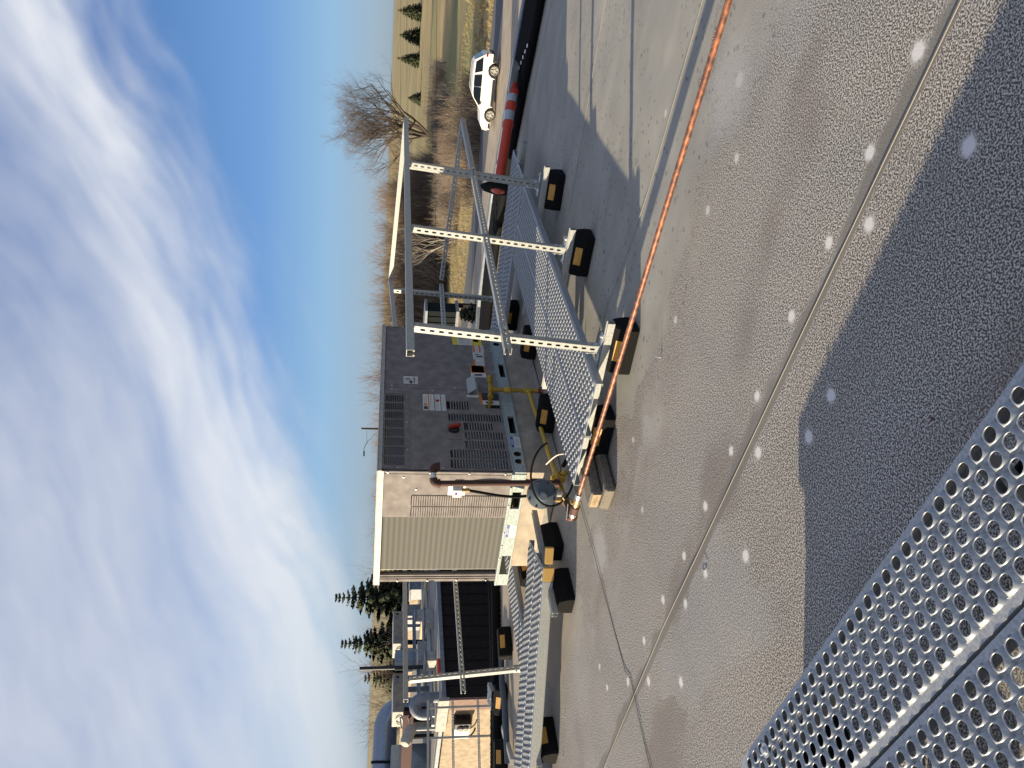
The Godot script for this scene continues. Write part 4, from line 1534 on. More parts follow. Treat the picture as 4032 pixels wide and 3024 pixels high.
	k.lathe([Vector2(0.007, 0.0), Vector2(0.017, 0.0), Vector2(0.017, 0.002), Vector2(0.007, 0.002), Vector2(0.007, 0.0)], 20, Transform3D(Basis(Vector3.RIGHT, 0.25), Vector3(2.13, 0.005, -2.36)))
	tag(part(k, "washer", mats.galv, self), "flat zinc washer lying on the speckled roof", "washer")
	k = mb()
	k.prism(PackedVector2Array([Vector2(-0.016, 0), Vector2(-0.006, 0.007), Vector2(0.004, 0.003), Vector2(0.016, 0.009), Vector2(0.012, -0.002), Vector2(0.0, -0.006)]), 0.0, 0.0012, Transform3D(Basis(Vector3.RIGHT, -1.4).scaled(Vector3.ONE * 0.6), Vector3(1.42, 0.004, -1.03)))
	tag(part(k, "dry_leaf", mats.maroon, self), "shrivelled dark red leaf in the shade by the near walkway", "leaf")


func ribbed(b: MB, path: Array, r: float, pitch := 0.02, amp := 0.12):
	var pts := []
	var rad := []
	for i in path.size() - 1:
		var p0: Vector3 = path[maxi(i - 1, 0)]
		var p1: Vector3 = path[i]
		var p2: Vector3 = path[i + 1]
		var p3: Vector3 = path[mini(i + 2, path.size() - 1)]
		var n := maxi(2, int((p2 - p1).length() / pitch))
		for k in n:
			pts.append(p1.cubic_interpolate(p2, p0, p3, float(k) / n))
	pts.append(path[path.size() - 1])
	for i in pts.size():
		rad.append(r * (1.0 - (amp if i % 2 else 0.0)))
	b.tube(pts, rad, 8)


func make_edge_hoses():
	var Y := Vector3.UP
	# corrugated hoses laid side by side along the roof edge
	var base := [Vector2(7.30, 1.0), Vector2(7.66, -0.25), Vector2(7.93, -1.05), Vector2(8.37, -2.2), Vector2(8.70, -3.3), Vector2(8.78, -4.6), Vector2(8.35, -5.9)]
	for k in 7:
		var path := []
		for p in base:
			path.append(Vector3(p.x + 0.092 * k * 0.93, 0.046, p.y + 0.092 * k * 0.3 * (1.0 if p.y > -4 else -1.0)))
		var b := mb()
		ribbed(b, path, 0.0455, 0.05, 0.04)
		tag(part(b, "corrugated_hose", mats.black_hose, self), "black corrugated hose in the flat row along the roof edge", "hose", "hoses along the far roof edge")
	var s := thing("strap", Vector3(8.1, 0, -1.6), "pale strapping band laid across the row of black hoses", "strap")
	for k in 6:
		var q := mb(s)
		q.box(Vector3(8.03 + k * 0.088, 0.0945, -1.45 + k * 0.028 - k * 0.10), Vector3(0.05, 0.004, 0.032), Basis(Y, 0.3))
		part(q, "band", mats.white_plate, s)
	# edge metal outside the hoses
	var m := mb()
	for i in range(0, 6):
		var p: Vector2 = ROOF[i]
		var n: Vector2 = ROOF[i + 1]
		var d := (n - p).normalized()
		var c := (p + n) * 0.5
		m.box(Vector3(c.x - 0.05, 0.05, c.y), Vector3(0.11, 0.1, (n - p).length() + 0.02), Basis(Y, atan2(d.x, d.y)), 0.006)
	tag(part(m, "edge_coping", mats.coping, self), "grey metal coping along the roof edge outside the black hoses", "coping")
	# left edge: two ribbed hoses, a grey conduit and oddments
	for k in 2:
		var b := mb()
		ribbed(b, [Vector3(8.0, 0.05, -6.25 - k * 0.2), Vector3(6.6, 0.05, -6.5 - k * 0.22), Vector3(5.83, 0.05, -6.69 - k * 0.3), Vector3(5.5, 0.05, -6.88 - k * 0.3), Vector3(5.0, 0.05, -7.25 - k * 0.28), Vector3(4.6, 0.05, -7.6 - k * 0.3), Vector3(3.3, 0.05, -8.7 - k * 0.3)], 0.055 - 0.012 * k, 0.026, 0.12)
		tag(part(b, "corrugated_hose", mats.black_hose, self), "thick black ribbed hose in front of the dark panelled wing" if k == 0 else "thinner black ribbed hose closest to the dark panelled wing", "hose")
	var b := mb()
	b.tube([Vector3(4.95, 0.05, -6.86), Vector3(4.7, 0.06, -6.95), Vector3(4.46, 0.06, -6.95), Vector3(4.0, 0.05, -7.2)], 0.03, 12)
	tag(part(b, "grey_conduit", mats.regulator, self), "short grey conduit lying in front of the ribbed hoses", "conduit")
	b = mb()
	b.box(Vector3(4.15, 0.045, -7.12), Vector3(0.6, 0.04, 0.06), Basis(Y, 0.5), 0.004)
	tag(part(b, "white_channel", mats.white_paint, self), "white channel offcut lying at the roof's edge", "channel")
	var g := thing("grating_offcut", Vector3(4.73, 0, -7.35), "short offcut of galvanised grating leaning on the hoses", "grating")
	b = mb(g)
	plank(b, Vector3(4.62, 0.15, -7.28), Vector3(0.8, 0, -0.6), Vector3(0.6, 0, 0.8), 0.26, 0.2, 4)
	part(b, "grating_plank", mats.grate, g)
	for q in [[4.66, -7.15, 0.4, "black rubber block beside the grating offcut"], [4.25, -7.5, 0.9, "black rubber block behind the white channel offcut"], [4.9, -6.55, 1.2, "black rubber block by the end of the grey conduit"]]:
		make_block(on_ground(q[0], q[1], q[2]), q[3])


func make_delineator():
	var d := thing("traffic_delineator", Vector3(8.16, 0.1, -2.95), "red orange delineator post with silver bands lying on the hoses", "delineator")
	var p := Vector3(7.62, 0.275, -2.76)
	var q := Vector3(8.23, 0.15, -1.95)
	var a := (q - p).normalized()
	var side := a.cross(Vector3.UP).normalized()
	var xf := Transform3D(Basis(side, a, side.cross(a)), p)
	var b := mb(d)
	b.lathe([Vector2(0.06, 0.0), Vector2(0.053, 0.04), Vector2(0.05, 0.62), Vector2(0.058, 0.66), Vector2(0.058, 0.7), Vector2(0.049, 0.71), Vector2(0.049, 0.82), Vector2(0.056, 0.83), Vector2(0.056, 0.9), Vector2(0.049, 0.91), Vector2(0.049, 1.0), Vector2(0.058, 1.01), Vector2(0.058, 1.05), Vector2(0.035, 1.07), Vector2(0.03, 1.12), Vector2(0.0, 1.12)], 24, xf)
	part(b, "post", mats.post_red, d)
	for y in [[0.715, 0.815], [0.915, 0.995]]:
		b = mb(d)
		b.lathe([Vector2(0.0495, y[0]), Vector2(0.0505, y[0] + 0.002), Vector2(0.0505, y[1] - 0.002), Vector2(0.0495, y[1])], 24, xf)
		part(b, "reflective_band", mats.reflective, d)
	b = mb(d)
	var oct := []
	for k in 8:
		oct.append(0)
	b.lathe([Vector2(0.0, -0.035), Vector2(0.15, -0.035), Vector2(0.19, -0.02), Vector2(0.185, 0.0), Vector2(0.07, 0.03), Vector2(0.0, 0.03)], 8, xf)
	part(b, "rubber_base", mats.rubber, d)
	b = mb(d)
	b.lathe([Vector2(0.0, -0.062), Vector2(0.03, -0.06), Vector2(0.034, -0.054), Vector2(0.055, -0.05), Vector2(0.058, -0.044), Vector2(0.072, -0.04), Vector2(0.074, -0.034)], 24, xf)
	part(b, "plug", mats.orange_dome, d, "bright orange domed plug under the base")
	b = mb(d)
	b.box(q + a * 0.16 + Vector3(-0.02, 0.02, 0), Vector3(0.012, 0.13, 0.36), Basis(side, a.cross(side), a).rotated(a, 0.9), 0.003)
	part(b, "flat_paddle", mats.white_plate, d)


# ---------- ground, road and field ----------
const GROUND := -6.0


func land_y(x: float, z: float) -> float:
	var d := Vector2(x, z).length()
	return GROUND + 8.0 * smoothstep(260.0, 1500.0, d)


func make_land():
	var nz := FastNoiseLite.new()
	nz.seed = 90
	nz.frequency = 0.02
	nz.fractal_octaves = 5
	var nf := FastNoiseLite.new()
	nf.seed = 91
	nf.frequency = 0.15
	nf.fractal_octaves = 3
	var ax := [-4000.0, -2000.0, -900.0, -400.0, -150.0, -60.0, -20.0, 5.0]
	var q := 10.0
	while q < 4600.0:
		ax.append(q)
		q += maxf(1.6, q * 0.022)
	var az := []
	q = 0.0
	while q < 4000.0:
		az.append(-q)
		if q > 0:
			az.append(q)
		q += maxf(2.0, q * 0.03)
	az.sort()
	var m := StandardMaterial3D.new()
	m.roughness = 1.0
	m.vertex_color_use_as_albedo = true
	m.albedo_texture = grey_tex(95, 0.05, 0.8, 1.0, 512, 5)
	m.uv1_triplanar = true
	m.uv1_world_triplanar = true
	m.uv1_scale = Vector3.ONE * 0.22
	var b := mb()
	b.tinted = true
	var pos := {}
	var col := {}
	for i in ax.size():
		for j in az.size():
			var x: float = ax[i]
			var z: float = az[j]
			var n := nz.get_noise_2d(x, z * 0.35)
			var f := nf.get_noise_2d(x, z * 0.5)
			pos[Vector2i(i, j)] = Vector3(x, land_y(x, z) + n * 0.35 + f * 0.12 * smoothstep(60, 80, x), z)
			var dry := Color(0.41, 0.305, 0.125)
			var olive := Color(0.26, 0.235, 0.085)
			var brown := Color(0.27, 0.19, 0.09)
			var c := dry.lerp(olive, clampf(0.35 + n * 1.5, 0, 1))
			var band := smoothstep(78, 86, x + 8.0 * n) * (1.0 - smoothstep(104, 114, x + 10.0 * n))
			c = c.lerp(Color(0.185, 0.20, 0.06), band * 0.65)
			c = c.lerp(brown, smoothstep(0.1, 0.5, nf.get_noise_2d(x * 0.4 + 30.0, z * 0.12)) * 0.7)
			c = c.lerp(Color(0.45, 0.34, 0.155), smoothstep(62, 64, x) * (1.0 - smoothstep(72, 77, x)) * 0.7)
			c *= 1.0 + 0.25 * f
			col[Vector2i(i, j)] = c
	for i in ax.size() - 1:
		for j in az.size() - 1:
			var k := [Vector2i(i, j), Vector2i(i + 1, j), Vector2i(i + 1, j + 1), Vector2i(i, j + 1)]
			var nn: Vector3 = (pos[k[2]] - pos[k[0]]).cross(pos[k[3]] - pos[k[1]]).normalized()
			if nn.y < 0:
				nn = -nn
			for t in [[0, 1, 2], [0, 2, 3]]:
				var s := b.v.size()
				b.tri(pos[k[t[0]]], pos[k[t[1]]], pos[k[t[2]]], nn, nn, nn)
				for e in 3:
					for g in 3:
						if b.v[s + e] == pos[k[t[g]]]:
							b.c[s + e] = col[k[t[g]]]
	setting(b, "field", m)
	# yard of pale gravel and the road along it
	b = mb()
	for i in 30:
		var z0 := 90.0 - i * 8.0
		b.quad(Vector3(10, GROUND + 0.3, z0), Vector3(56.3 - 0.02 * z0, GROUND + 0.3, z0), Vector3(56.3 - 0.02 * (z0 - 8), GROUND + 0.3, z0 - 8), Vector3(10, GROUND + 0.3, z0 - 8), Vector3.UP)
	var yard := mat("gravel", srgb(186, 172, 152), 0.95, 0.0, grey_tex(96, 0.04, 0.7, 1.0, 512, 5), 0.12)
	yard.uv1_scale = Vector3(0.12, 0.12, 0.025)
	setting(b, "gravel_yard", yard)
	b = mb()
	for i in 40:
		var z0 := 120.0 - i * 8.0
		b.quad(Vector3(56.1 - 0.02 * z0, GROUND + 0.31, z0), Vector3(61.2 - 0.02 * z0, GROUND + 0.31, z0), Vector3(61.2 - 0.02 * (z0 - 8), GROUND + 0.31, z0 - 8), Vector3(56.1 - 0.02 * (z0 - 8), GROUND + 0.31, z0 - 8), Vector3.UP)
	setting(b, "road", mat("asphalt", srgb(96, 97, 100), 0.9, 0.0, grey_tex(97, 0.05, 0.8, 1.0), 0.2))
	# dry grass standing along the road edge and in front of the thicket
	var tuft := mb()
	rng.seed = 120
	for k in 26:
		var a := rng.randf() * TAU
		var r := rng.randf() * 0.35
		var o := Vector3(cos(a) * r, 0, sin(a) * r)
		var tip := o * rng.randf_range(1.2, 2.0) + Vector3(rng.randf_range(-0.1, 0.1), rng.randf_range(0.3, 0.75), rng.randf_range(-0.1, 0.1))
		var w := Vector3(-sin(a), 0, cos(a)) * 0.03
		var nn := Vector3(cos(a), 0.4, sin(a)).normalized()
		tuft.tri(o - w, o + w, tip, nn, nn, nn)
	var mm := MultiMesh.new()
	mm.transform_format = MultiMesh.TRANSFORM_3D
	mm.use_colors = true
	mm.mesh = tuft.done()
	mm.instance_count = 9000
	for i in mm.instance_count:
		var x := 61.5 + pow(rng.randf(), 1.4) * 26.0
		var z := rng.randf_range(-60.0, 22.0)
		var s := rng.randf_range(0.3, 0.65)
		mm.set_instance_transform(i, Transform3D(Basis(Vector3.UP, rng.randf() * TAU).scaled(Vector3(s, s, s)), Vector3(x, land_y(x, z) - 0.05, z)))
		var t := rng.randf()
		mm.set_instance_color(i, Color(0.36, 0.275, 0.145).lerp(Color(0.28, 0.22, 0.11), t))
	var o := MultiMeshInstance3D.new()
	o.multimesh = mm
	var gm := StandardMaterial3D.new()
	gm.roughness = 1.0
	gm.vertex_color_use_as_albedo = true
	gm.cull_mode = BaseMaterial3D.CULL_DISABLED
	o.material_override = gm
	o.name = "dry_grass"
	add_child(o)
	tag(o, "dry yellow grass standing along the road and before the thicket", "grass")
	o.set_meta("kind", "stuff")


# ---------- trees ----------
func limb(bt: MB, tw: MB, p: Vector3, d: Vector3, L: float, r: float, depth: int, spread: float, rise: float):
	var pts := [p]
	var rad := [r]
	var n := 4 if depth > 1 else 3
	var dir := d
	var c := p
	for i in n:
		dir = (dir + Vector3(rng.randf_range(-1, 1), rng.randf_range(-0.6, 1) * rise, rng.randf_range(-1, 1)) * 0.2).normalized()
		c += dir * L / n
		pts.append(c)
		rad.append(lerpf(r, r * 0.55, float(i + 1) / n))
	(bt if depth > 1 else tw).tube(pts, rad, 6 if depth > 2 else 3, false)
	if depth == 0:
		return
	var kids := rng.randi_range(3, 5) if depth > 1 else rng.randi_range(4, 6)
	for k in kids:
		var f := rng.randf_range(0.35, 1.0) if k > 0 else 1.0
		var at: Vector3 = pts[0]
		var seg := f * n
		var i := mini(int(seg), n - 1)
		at = pts[i].lerp(pts[i + 1], seg - i)
		var side := Vector3(rng.randf_range(-1, 1), rng.randf_range(-0.3, 0.8), rng.randf_range(-1, 1)).normalized()
		var nd := (dir * (1.0 - spread) + side * spread + Vector3.UP * rise * 0.25).normalized()
		limb(bt, tw, at, nd, L * rng.randf_range(0.55, 0.8), r * lerpf(0.62, 0.42, f), depth - 1, spread, rise)


func bare_tree(called: String, at: Vector3, height: float, seed_: int, depth: int, spread: float, stems: int, label: String, group: String, bark: Material, twig: Material, category := "tree") -> Node3D:
	rng.seed = seed_
	var t := thing(called, Vector3.ZERO, label, category, group)
	var bt := mb()
	var tw := mb()
	for s in stems:
		var d := Vector3(rng.randf_range(-1, 1) * 0.22 * mini(stems, 5), 1, rng.randf_range(-1, 1) * 0.22 * mini(stems, 5)).normalized()
		limb(bt, tw, Vector3(0, -0.1, 0), d, height * 0.42, height * (0.016 if depth > 3 else 0.010), depth, spread, 0.6)
	part(bt, "trunk", bark, t)
	part(tw, "crown", twig, t)
	t.position = at
	return t


func spruce(called: String, at: Vector3, height: float, width: float, seed_: int, label: String, group := "", fine := 1.0) -> Node3D:
	rng.seed = seed_
	var t := thing(called, Vector3.ZERO, label, "tree", group)
	var b := mb()
	b.tube([Vector3.ZERO, Vector3(0, height * 0.5, 0), Vector3(0, height * 0.97, 0)], [height * 0.018, height * 0.011, 0.01], 7, false)
	part(b, "trunk", mats.bark, t)
	var n := mb()
	n.tinted = true
	var levels := int(30 * fine)
	for l in levels:
		var f := (l + rng.randf() * 0.6) / levels
		var y := lerpf(height * 0.06, height * 0.99, f)
		var reach := width * 0.5 * pow(1.0 - f, 0.85) + 0.1
		var nb := int(lerpf(15, 6, f))
		for k in nb:
			var a := TAU * (k + rng.randf() * 0.8) / nb
			var L := reach * rng.randf_range(0.65, 1.12)
			var d := Vector3(cos(a), 0, sin(a))
			var droop := lerpf(0.35, -0.5, f)
			var steps := maxi(3, int(L / (0.2 / fine)))
			var shade := rng.randf_range(0.6, 1.1)
			for s in steps:
				var u := (s + 0.7) / steps
				var c := Vector3(0, y, 0) + d * L * u + Vector3(0, -droop * L * u + 0.25 * L * u * u * droop, 0)
				var size := lerpf(0.5, 0.26, u) * clampf(L, 0.5, 1.4)
				for q in 4:
					var v := Vector3(rng.randf_range(-1, 1), rng.randf_range(-0.75, 0.25), rng.randf_range(-1, 1)).normalized()
					var w := v.cross(d + Vector3(0, 0.3, 0)).normalized() * size * 0.42
					var tip := c + (v * 0.75 + d * 0.6) * size
					var nn := (d * 0.5 + Vector3(0, 0.6, 0) + v * 0.5).normalized()
					n.tint = Color(0.9, 0.95, 0.8).lerp(Color(1.1, 0.9, 0.62), rng.randf() * 0.6) * shade
					n.tri(c - w, c + w, tip, nn, nn, nn)
	part(n, "crown", mats.needles, t)
	t.position = at
	return t


func make_trees():
	# the big bare tree past the field track
	bare_tree("bare_tree", Vector3(152, land_y(152, -46), -45.6), 19.5, 31, 5, 0.6, 7, "large spreading leafless tree standing alone against the sky", "", mats.bark, mats.twig_dark)
	# thicket: a few kinds, many individuals
	var kinds := []
	var names := ["leafless brown tree of the thicket beyond the road", "leafless white-stemmed birch in the thicket beyond the road", "twiggy autumn brown tree of the thicket with ochre tips", "leafless grey shrub at the thicket's foot"]
	var grp := ["brown trees of the thicket", "birches of the thicket", "ochre tipped trees of the thicket", "grey shrubs of the thicket"]
	kinds.append(bare_tree("thicket_tree", Vector3(86, GROUND, -40), 8.0, 51, 4, 0.42, 2, names[0], grp[0], mats.twig, mats.twig))
	kinds.append(bare_tree("birch_tree", Vector3(77, GROUND, -34), 7.6, 53, 3, 0.4, 2, names[1], grp[1], mats.birch, mats.twig_grey))
	kinds.append(bare_tree("ochre_tree", Vector3(70, GROUND, -56), 8.5, 55, 4, 0.45, 2, names[2], grp[2], mats.bark, mats.twig_orange))
	kinds.append(bare_tree("bare_shrub", Vector3(76, GROUND, -30), 3.6, 57, 3, 0.6, 5, names[3], grp[3], mats.twig_grey, mats.twig_grey, "shrub"))
	var called := ["thicket_tree", "birch_tree", "ochre_tree", "bare_shrub"]
	rng.seed = 300
	var spots := []
	for i in 150:
		# a belt that runs from behind the unit to the big tree
		var f := rng.randf()
		var deep := rng.randf() * rng.randf() * (0.35 if i % 2 else 1.0)
		var x := lerpf(60.0, 92.0, f) + deep * 26.0
		var z := lerpf(-66.0, -31.5, f) - deep * 9.0
		var k := 0
		var u := rng.randf()
		if u < 0.13 and f > 0.3 and deep < 0.3:
			k = 1
		elif u < 0.22 or f < 0.3:
			k = 2 if u < 0.75 else 0
		elif u < 0.34:
			k = 3
		spots.append([k, x, z, rng.randf_range(0.75, 1.2) * (0.8 if f < 0.42 else 1.0), rng.randf() * TAU])
	for i in 16:
		spots.append([3, rng.randf_range(74, 118), rng.randf_range(-33, -24), rng.randf_range(0.6, 1.15), rng.randf() * TAU])
	for i in 14:
		spots.append([0 if i % 2 else 3, rng.randf_range(62, 70), rng.randf_range(-22, -16.5), rng.randf_range(0.35, 0.62), rng.randf() * TAU])
	for s in spots:
		var sc = Vector3.ONE * s[3]
		copy_of(kinds[s[0]], called[s[0]], Transform3D(Basis(Vector3.UP, s[4]).scaled(sc), Vector3(s[1], land_y(s[1], s[2]), s[2])), names[s[0]], grp[s[0]])
	# tangled undergrowth that fills the thicket
	var cl := mb()
	rng.seed = 500
	for k in 60:
		var p := Vector3(rng.randf_range(-1.1, 1.1), rng.randf_range(0, 0.6), rng.randf_range(-1.1, 1.1))
		var d := Vector3(rng.randf_range(-0.7, 0.7), rng.randf_range(0.5, 1.2), rng.randf_range(-0.7, 0.7)).normalized()
		var L := rng.randf_range(0.8, 2.2)
		cl.tube([p, p + d * L * 0.5 + Vector3(rng.randf_range(-0.1, 0.1), 0, rng.randf_range(-0.1, 0.1)), p + d * L], [0.022, 0.016, 0.007], 3, false)
	var mm := MultiMesh.new()
	mm.transform_format = MultiMesh.TRANSFORM_3D
	mm.use_colors = true
	mm.mesh = cl.done()
	mm.instance_count = 3000
	for i in mm.instance_count:
		var f := rng.randf()
		var deep := rng.randf()
		var x := lerpf(59.0, 93.0, f) + deep * 24.0
		var z := lerpf(-66.0, -32.0, f) - deep * 8.0
		if i < 240:
			x = rng.randf_range(74, 124)
			z = rng.randf_range(-35, -25.5)
		elif i < 330:
			x = rng.randf_range(61.5, 71)
			z = rng.randf_range(-24, -15.8)
		var s := rng.randf_range(0.6, 1.5) if i >= 330 else rng.randf_range(0.35, 0.9)
		mm.set_instance_transform(i, Transform3D(Basis(Vector3.UP, rng.randf() * TAU).scaled(Vector3(s, s * rng.randf_range(0.9, 1.9), s)), Vector3(x, land_y(x, z), z)))
		mm.set_instance_color(i, Color(0.17, 0.13, 0.098).lerp(Color(0.31, 0.25, 0.185), rng.randf()))
	var o := MultiMeshInstance3D.new()
	o.multimesh = mm
	var gm := StandardMaterial3D.new()
	gm.roughness = 1.0
	gm.vertex_color_use_as_albedo = true
	o.material_override = gm
	o.name = "undergrowth"
	add_child(o)
	tag(o, "tangled brown undergrowth filling the thicket beyond the road", "undergrowth")
	o.set_meta("kind", "stuff")
	# spruces out in the field
	var g := "spruces standing in the open field"
	spruce("field_spruce", Vector3(238, land_y(238, -38), -37.5), 6.6, 5.0, 61, "broad dark spruce in the field, first of the row by the frame edge", g, 0.8)
	spruce("field_spruce", Vector3(240, land_y(240, -44), -44.2), 5.8, 5.4, 62, "squat dark spruce in the middle of the field row", g, 0.8)
	spruce("field_spruce", Vector3(235, land_y(235, -49), -49.5), 6.4, 4.0, 63, "slim thin spruce in the field row, closest to the bare tree", g, 0.8)
	spruce("field_spruce", Vector3(205, land_y(205, -52), -52.5), 3.2, 3.4, 64, "small grey green conifer among the field shrubs", g, 0.7)
	# spruces and half-bare trees behind the other wing
	g = "tall trees behind the panelled wing"
	spruce("tall_spruce", Vector3(38.6, GROUND, -45.9), 10.4, 6.4, 71, "tallest dark spruce rising beside the condenser coil side of the unit", g, 1.1)
	spruce("tall_spruce", Vector3(36.3, GROUND, -48.2), 9.8, 5.6, 72, "dark pointed spruce rising behind the black vent stack", g, 1.1)
	spruce("tall_spruce", Vector3(40.6, GROUND, -46.0), 7.8, 4.4, 74, "lower dark spruce close behind the unit's coil side", g, 1.0)
	bare_tree("tall_bare_tree", Vector3(38.6, GROUND, -49.6), 9.2, 81, 4, 0.5, 2, "grey leafless tree between the two dark spruces", g, mats.bark, mats.twig_grey)
	bare_tree("tall_bare_tree", Vector3(33.8, GROUND, -50.2), 9.2, 82, 4, 0.5, 3, "brown half bare tree behind the white rooftop cabinets", g, mats.bark, mats.twig)
	bare_tree("tall_bare_tree", Vector3(31.6, GROUND, -50.8), 8.4, 83, 4, 0.5, 3, "brown half bare tree behind the silver ductwork", g, mats.bark, mats.twig)
	spruce("tall_spruce", Vector3(35.0, GROUND, -50.5), 8.0, 5.4, 75, "short spruce filling in behind the brown half bare tree", g, 0.9)
	spruce("yard_spruce", Vector3(31.5, GROUND, -17.6), 3.9, 3.2, 76, "small dark spruce at the yard's edge below the ribbed shed", "", 1.0)


# ---------- the parked car, shed, lamp, wires ----------
func make_car():
	var t := thing("parked_car", Vector3(54.7, GROUND + 0.315, -13.0), "white four-door sport utility car parked on the road verge", "car")
	t.rotation.y = 0.06
	var o := Vector3.ZERO
	var W := 0.98
	# side shape along z (nose at -z)
	var body := PackedVector2Array([Vector2(2.42, 0.42), Vector2(2.47, 0.62), Vector2(2.44, 1.02), Vector2(2.30, 1.12), Vector2(-0.95, 1.12), Vector2(-1.15, 1.10), Vector2(-2.15, 0.98), Vector2(-2.40, 0.84), Vector2(-2.46, 0.60), Vector2(-2.40, 0.36), Vector2(-1.95, 0.30), Vector2(-1.86, 0.56), Vector2(-1.66, 0.75), Vector2(-1.42, 0.80), Vector2(-1.18, 0.75), Vector2(-0.98, 0.56), Vector2(-0.92, 0.30), Vector2(0.92, 0.30), Vector2(1.0, 0.56), Vector2(1.2, 0.75), Vector2(1.44, 0.80), Vector2(1.68, 0.75), Vector2(1.88, 0.56), Vector2(1.95, 0.32)])
	var xf := Transform3D(Basis(Vector3.BACK, Vector3.UP, Vector3.LEFT), o)
	var b := mb()
	b.prism(body, -W, W, xf)
	part(b, "body", mats.car_white, t)
	# cabin tapering to the roof
	b = mb()
	var lo := [Vector2(2.36, 1.11), Vector2(-1.12, 1.11)]
	var hi := [Vector2(1.98, 1.70), Vector2(1.2, 1.745), Vector2(-0.15, 1.72), Vector2(-0.42, 1.62)]
	var ring_lo := []
	var ring_hi := []
	for s in [-1.0, 1.0]:
		var A := Vector3(s * 0.95, 1.11, 2.36)
		var B := Vector3(s * 0.95, 1.11, -1.12)
		var C := Vector3(s * 0.74, 1.62, -0.42)
		var D := Vector3(s * 0.73, 1.72, -0.15)
		var E := Vector3(s * 0.73, 1.745, 1.2)
		var F := Vector3(s * 0.74, 1.70, 1.98)
		b.flat4(A, B, C, F, Vector3(s, 0.2, 0))
		b.flat4(C, D, E, F, Vector3(s, 0.4, 0))
		ring_lo.append([A, B, C, D, E, F])
	for k in [[2, 3], [3, 4], [4, 5], [5, 0]]:
		b.flat4(ring_lo[0][k[0]], ring_lo[0][k[1]], ring_lo[1][k[1]], ring_lo[1][k[0]], Vector3(0, 1, 0.3 if k[0] == 5 else 0.0))
	part(b, "cabin", mats.car_white, t)
	b = mb()
	b.flat4(Vector3(0.9, 1.12, -1.10), Vector3(-0.9, 1.12, -1.10), Vector3(-0.72, 1.64, -0.40), Vector3(0.72, 1.64, -0.40), Vector3(0, 1, -1))
	part(b, "windscreen", mats.car_glass, t)
	b = mb()
	b.flat4(Vector3(0.84, 1.18, 2.335), Vector3(-0.84, 1.18, 2.335), Vector3(-0.68, 1.64, 2.04), Vector3(0.68, 1.64, 2.04), Vector3(0, 0.4, 1))
	part(b, "rear_window", mats.car_glass, t)
	for s in [-1.0, 1.0]:
		for w in [[[-0.95, 1.15], [-0.40, 1.58], [-0.12, 1.64], [0.28, 1.655], [0.30, 1.15]], [[0.36, 1.15], [0.34, 1.655], [1.02, 1.665], [1.12, 1.15]], [[1.34, 1.15], [1.16, 1.655], [1.88, 1.62], [2.22, 1.17]]]:
			var k := mb()
			var pts := []
			for p in w:
				var f: float = (p[1] - 1.11) / 0.51
				pts.append(Vector3(s * (lerpf(0.95, 0.74, clampf(f, 0, 1)) + 0.035), p[1], p[0]))
			for i in range(1, pts.size() - 1):
				var nn := Vector3(s, 0.35, 0).normalized()
				k.tri(pts[0], pts[i], pts[i + 1], nn, nn, nn)
			part(k, "side_window", mats.car_glass, t)
		var c := mb()
		c.box(Vector3(s * 0.985, 0.36, 0.0), Vector3(0.03, 0.14, 1.75), Basis.IDENTITY, 0.01)
		c.box(Vector3(s * 0.98, 0.44, 2.18), Vector3(0.03, 0.2, 0.5), Basis.IDENTITY, 0.01)
		c.box(Vector3(s * 0.98, 0.4, -2.15), Vector3(0.03, 0.14, 0.35), Basis.IDENTITY, 0.01)
		part(c, "lower_cladding", mats.car_black, t)
		c = mb()
		c.box(Vector3(s * 0.99, 0.47, 0.02), Vector3(0.02, 0.03, 1.72))
		part(c, "trim_strip", mats.alloy, t)
		c = mb()
		c.tube([Vector3(s * 0.68, 1.75, -0.1), Vector3(s * 0.69, 1.80, 0.1), Vector3(s * 0.69, 1.79, 1.6), Vector3(s * 0.68, 1.73, 1.85)], 0.02, 6)
		part(c, "roof_rail", mats.alloy, t)
		c = mb()
		c.box(Vector3(s * 1.05, 1.13, -0.78), Vector3(0.16, 0.13, 0.1), Basis.IDENTITY, 0.03)
		part(c, "door_mirror", mats.car_white, t)
		c = mb()
		c.box(Vector3(s * 0.985, 1.0, 0.18), Vector3(0.02, 0.03, 0.17), Basis.IDENTITY, 0.006)
		c.box(Vector3(s * 0.985, 1.0, 1.05), Vector3(0.02, 0.03, 0.17), Basis.IDENTITY, 0.006)
		part(c, "door_handle", mats.alloy, t)
		c = mb()
		c.box(Vector3(s * 0.90, 0.93, 2.36), Vector3(0.2, 0.16, 0.22), Basis.IDENTITY, 0.03)
		part(c, "tail_light", mats.tail_red, t)
		c = mb()
		c.box(Vector3(s * 0.85, 0.80, -2.32), Vector3(0.26, 0.13, 0.24), Basis.IDENTITY, 0.03)
		part(c, "headlight", mats.alloy, t)
	b = mb()
	b.box(Vector3(0, 0.52, 2.45), Vector3(1.7, 0.26, 0.08), Basis.IDENTITY, 0.03)
	part(b, "rear_bumper", mats.car_black, t)
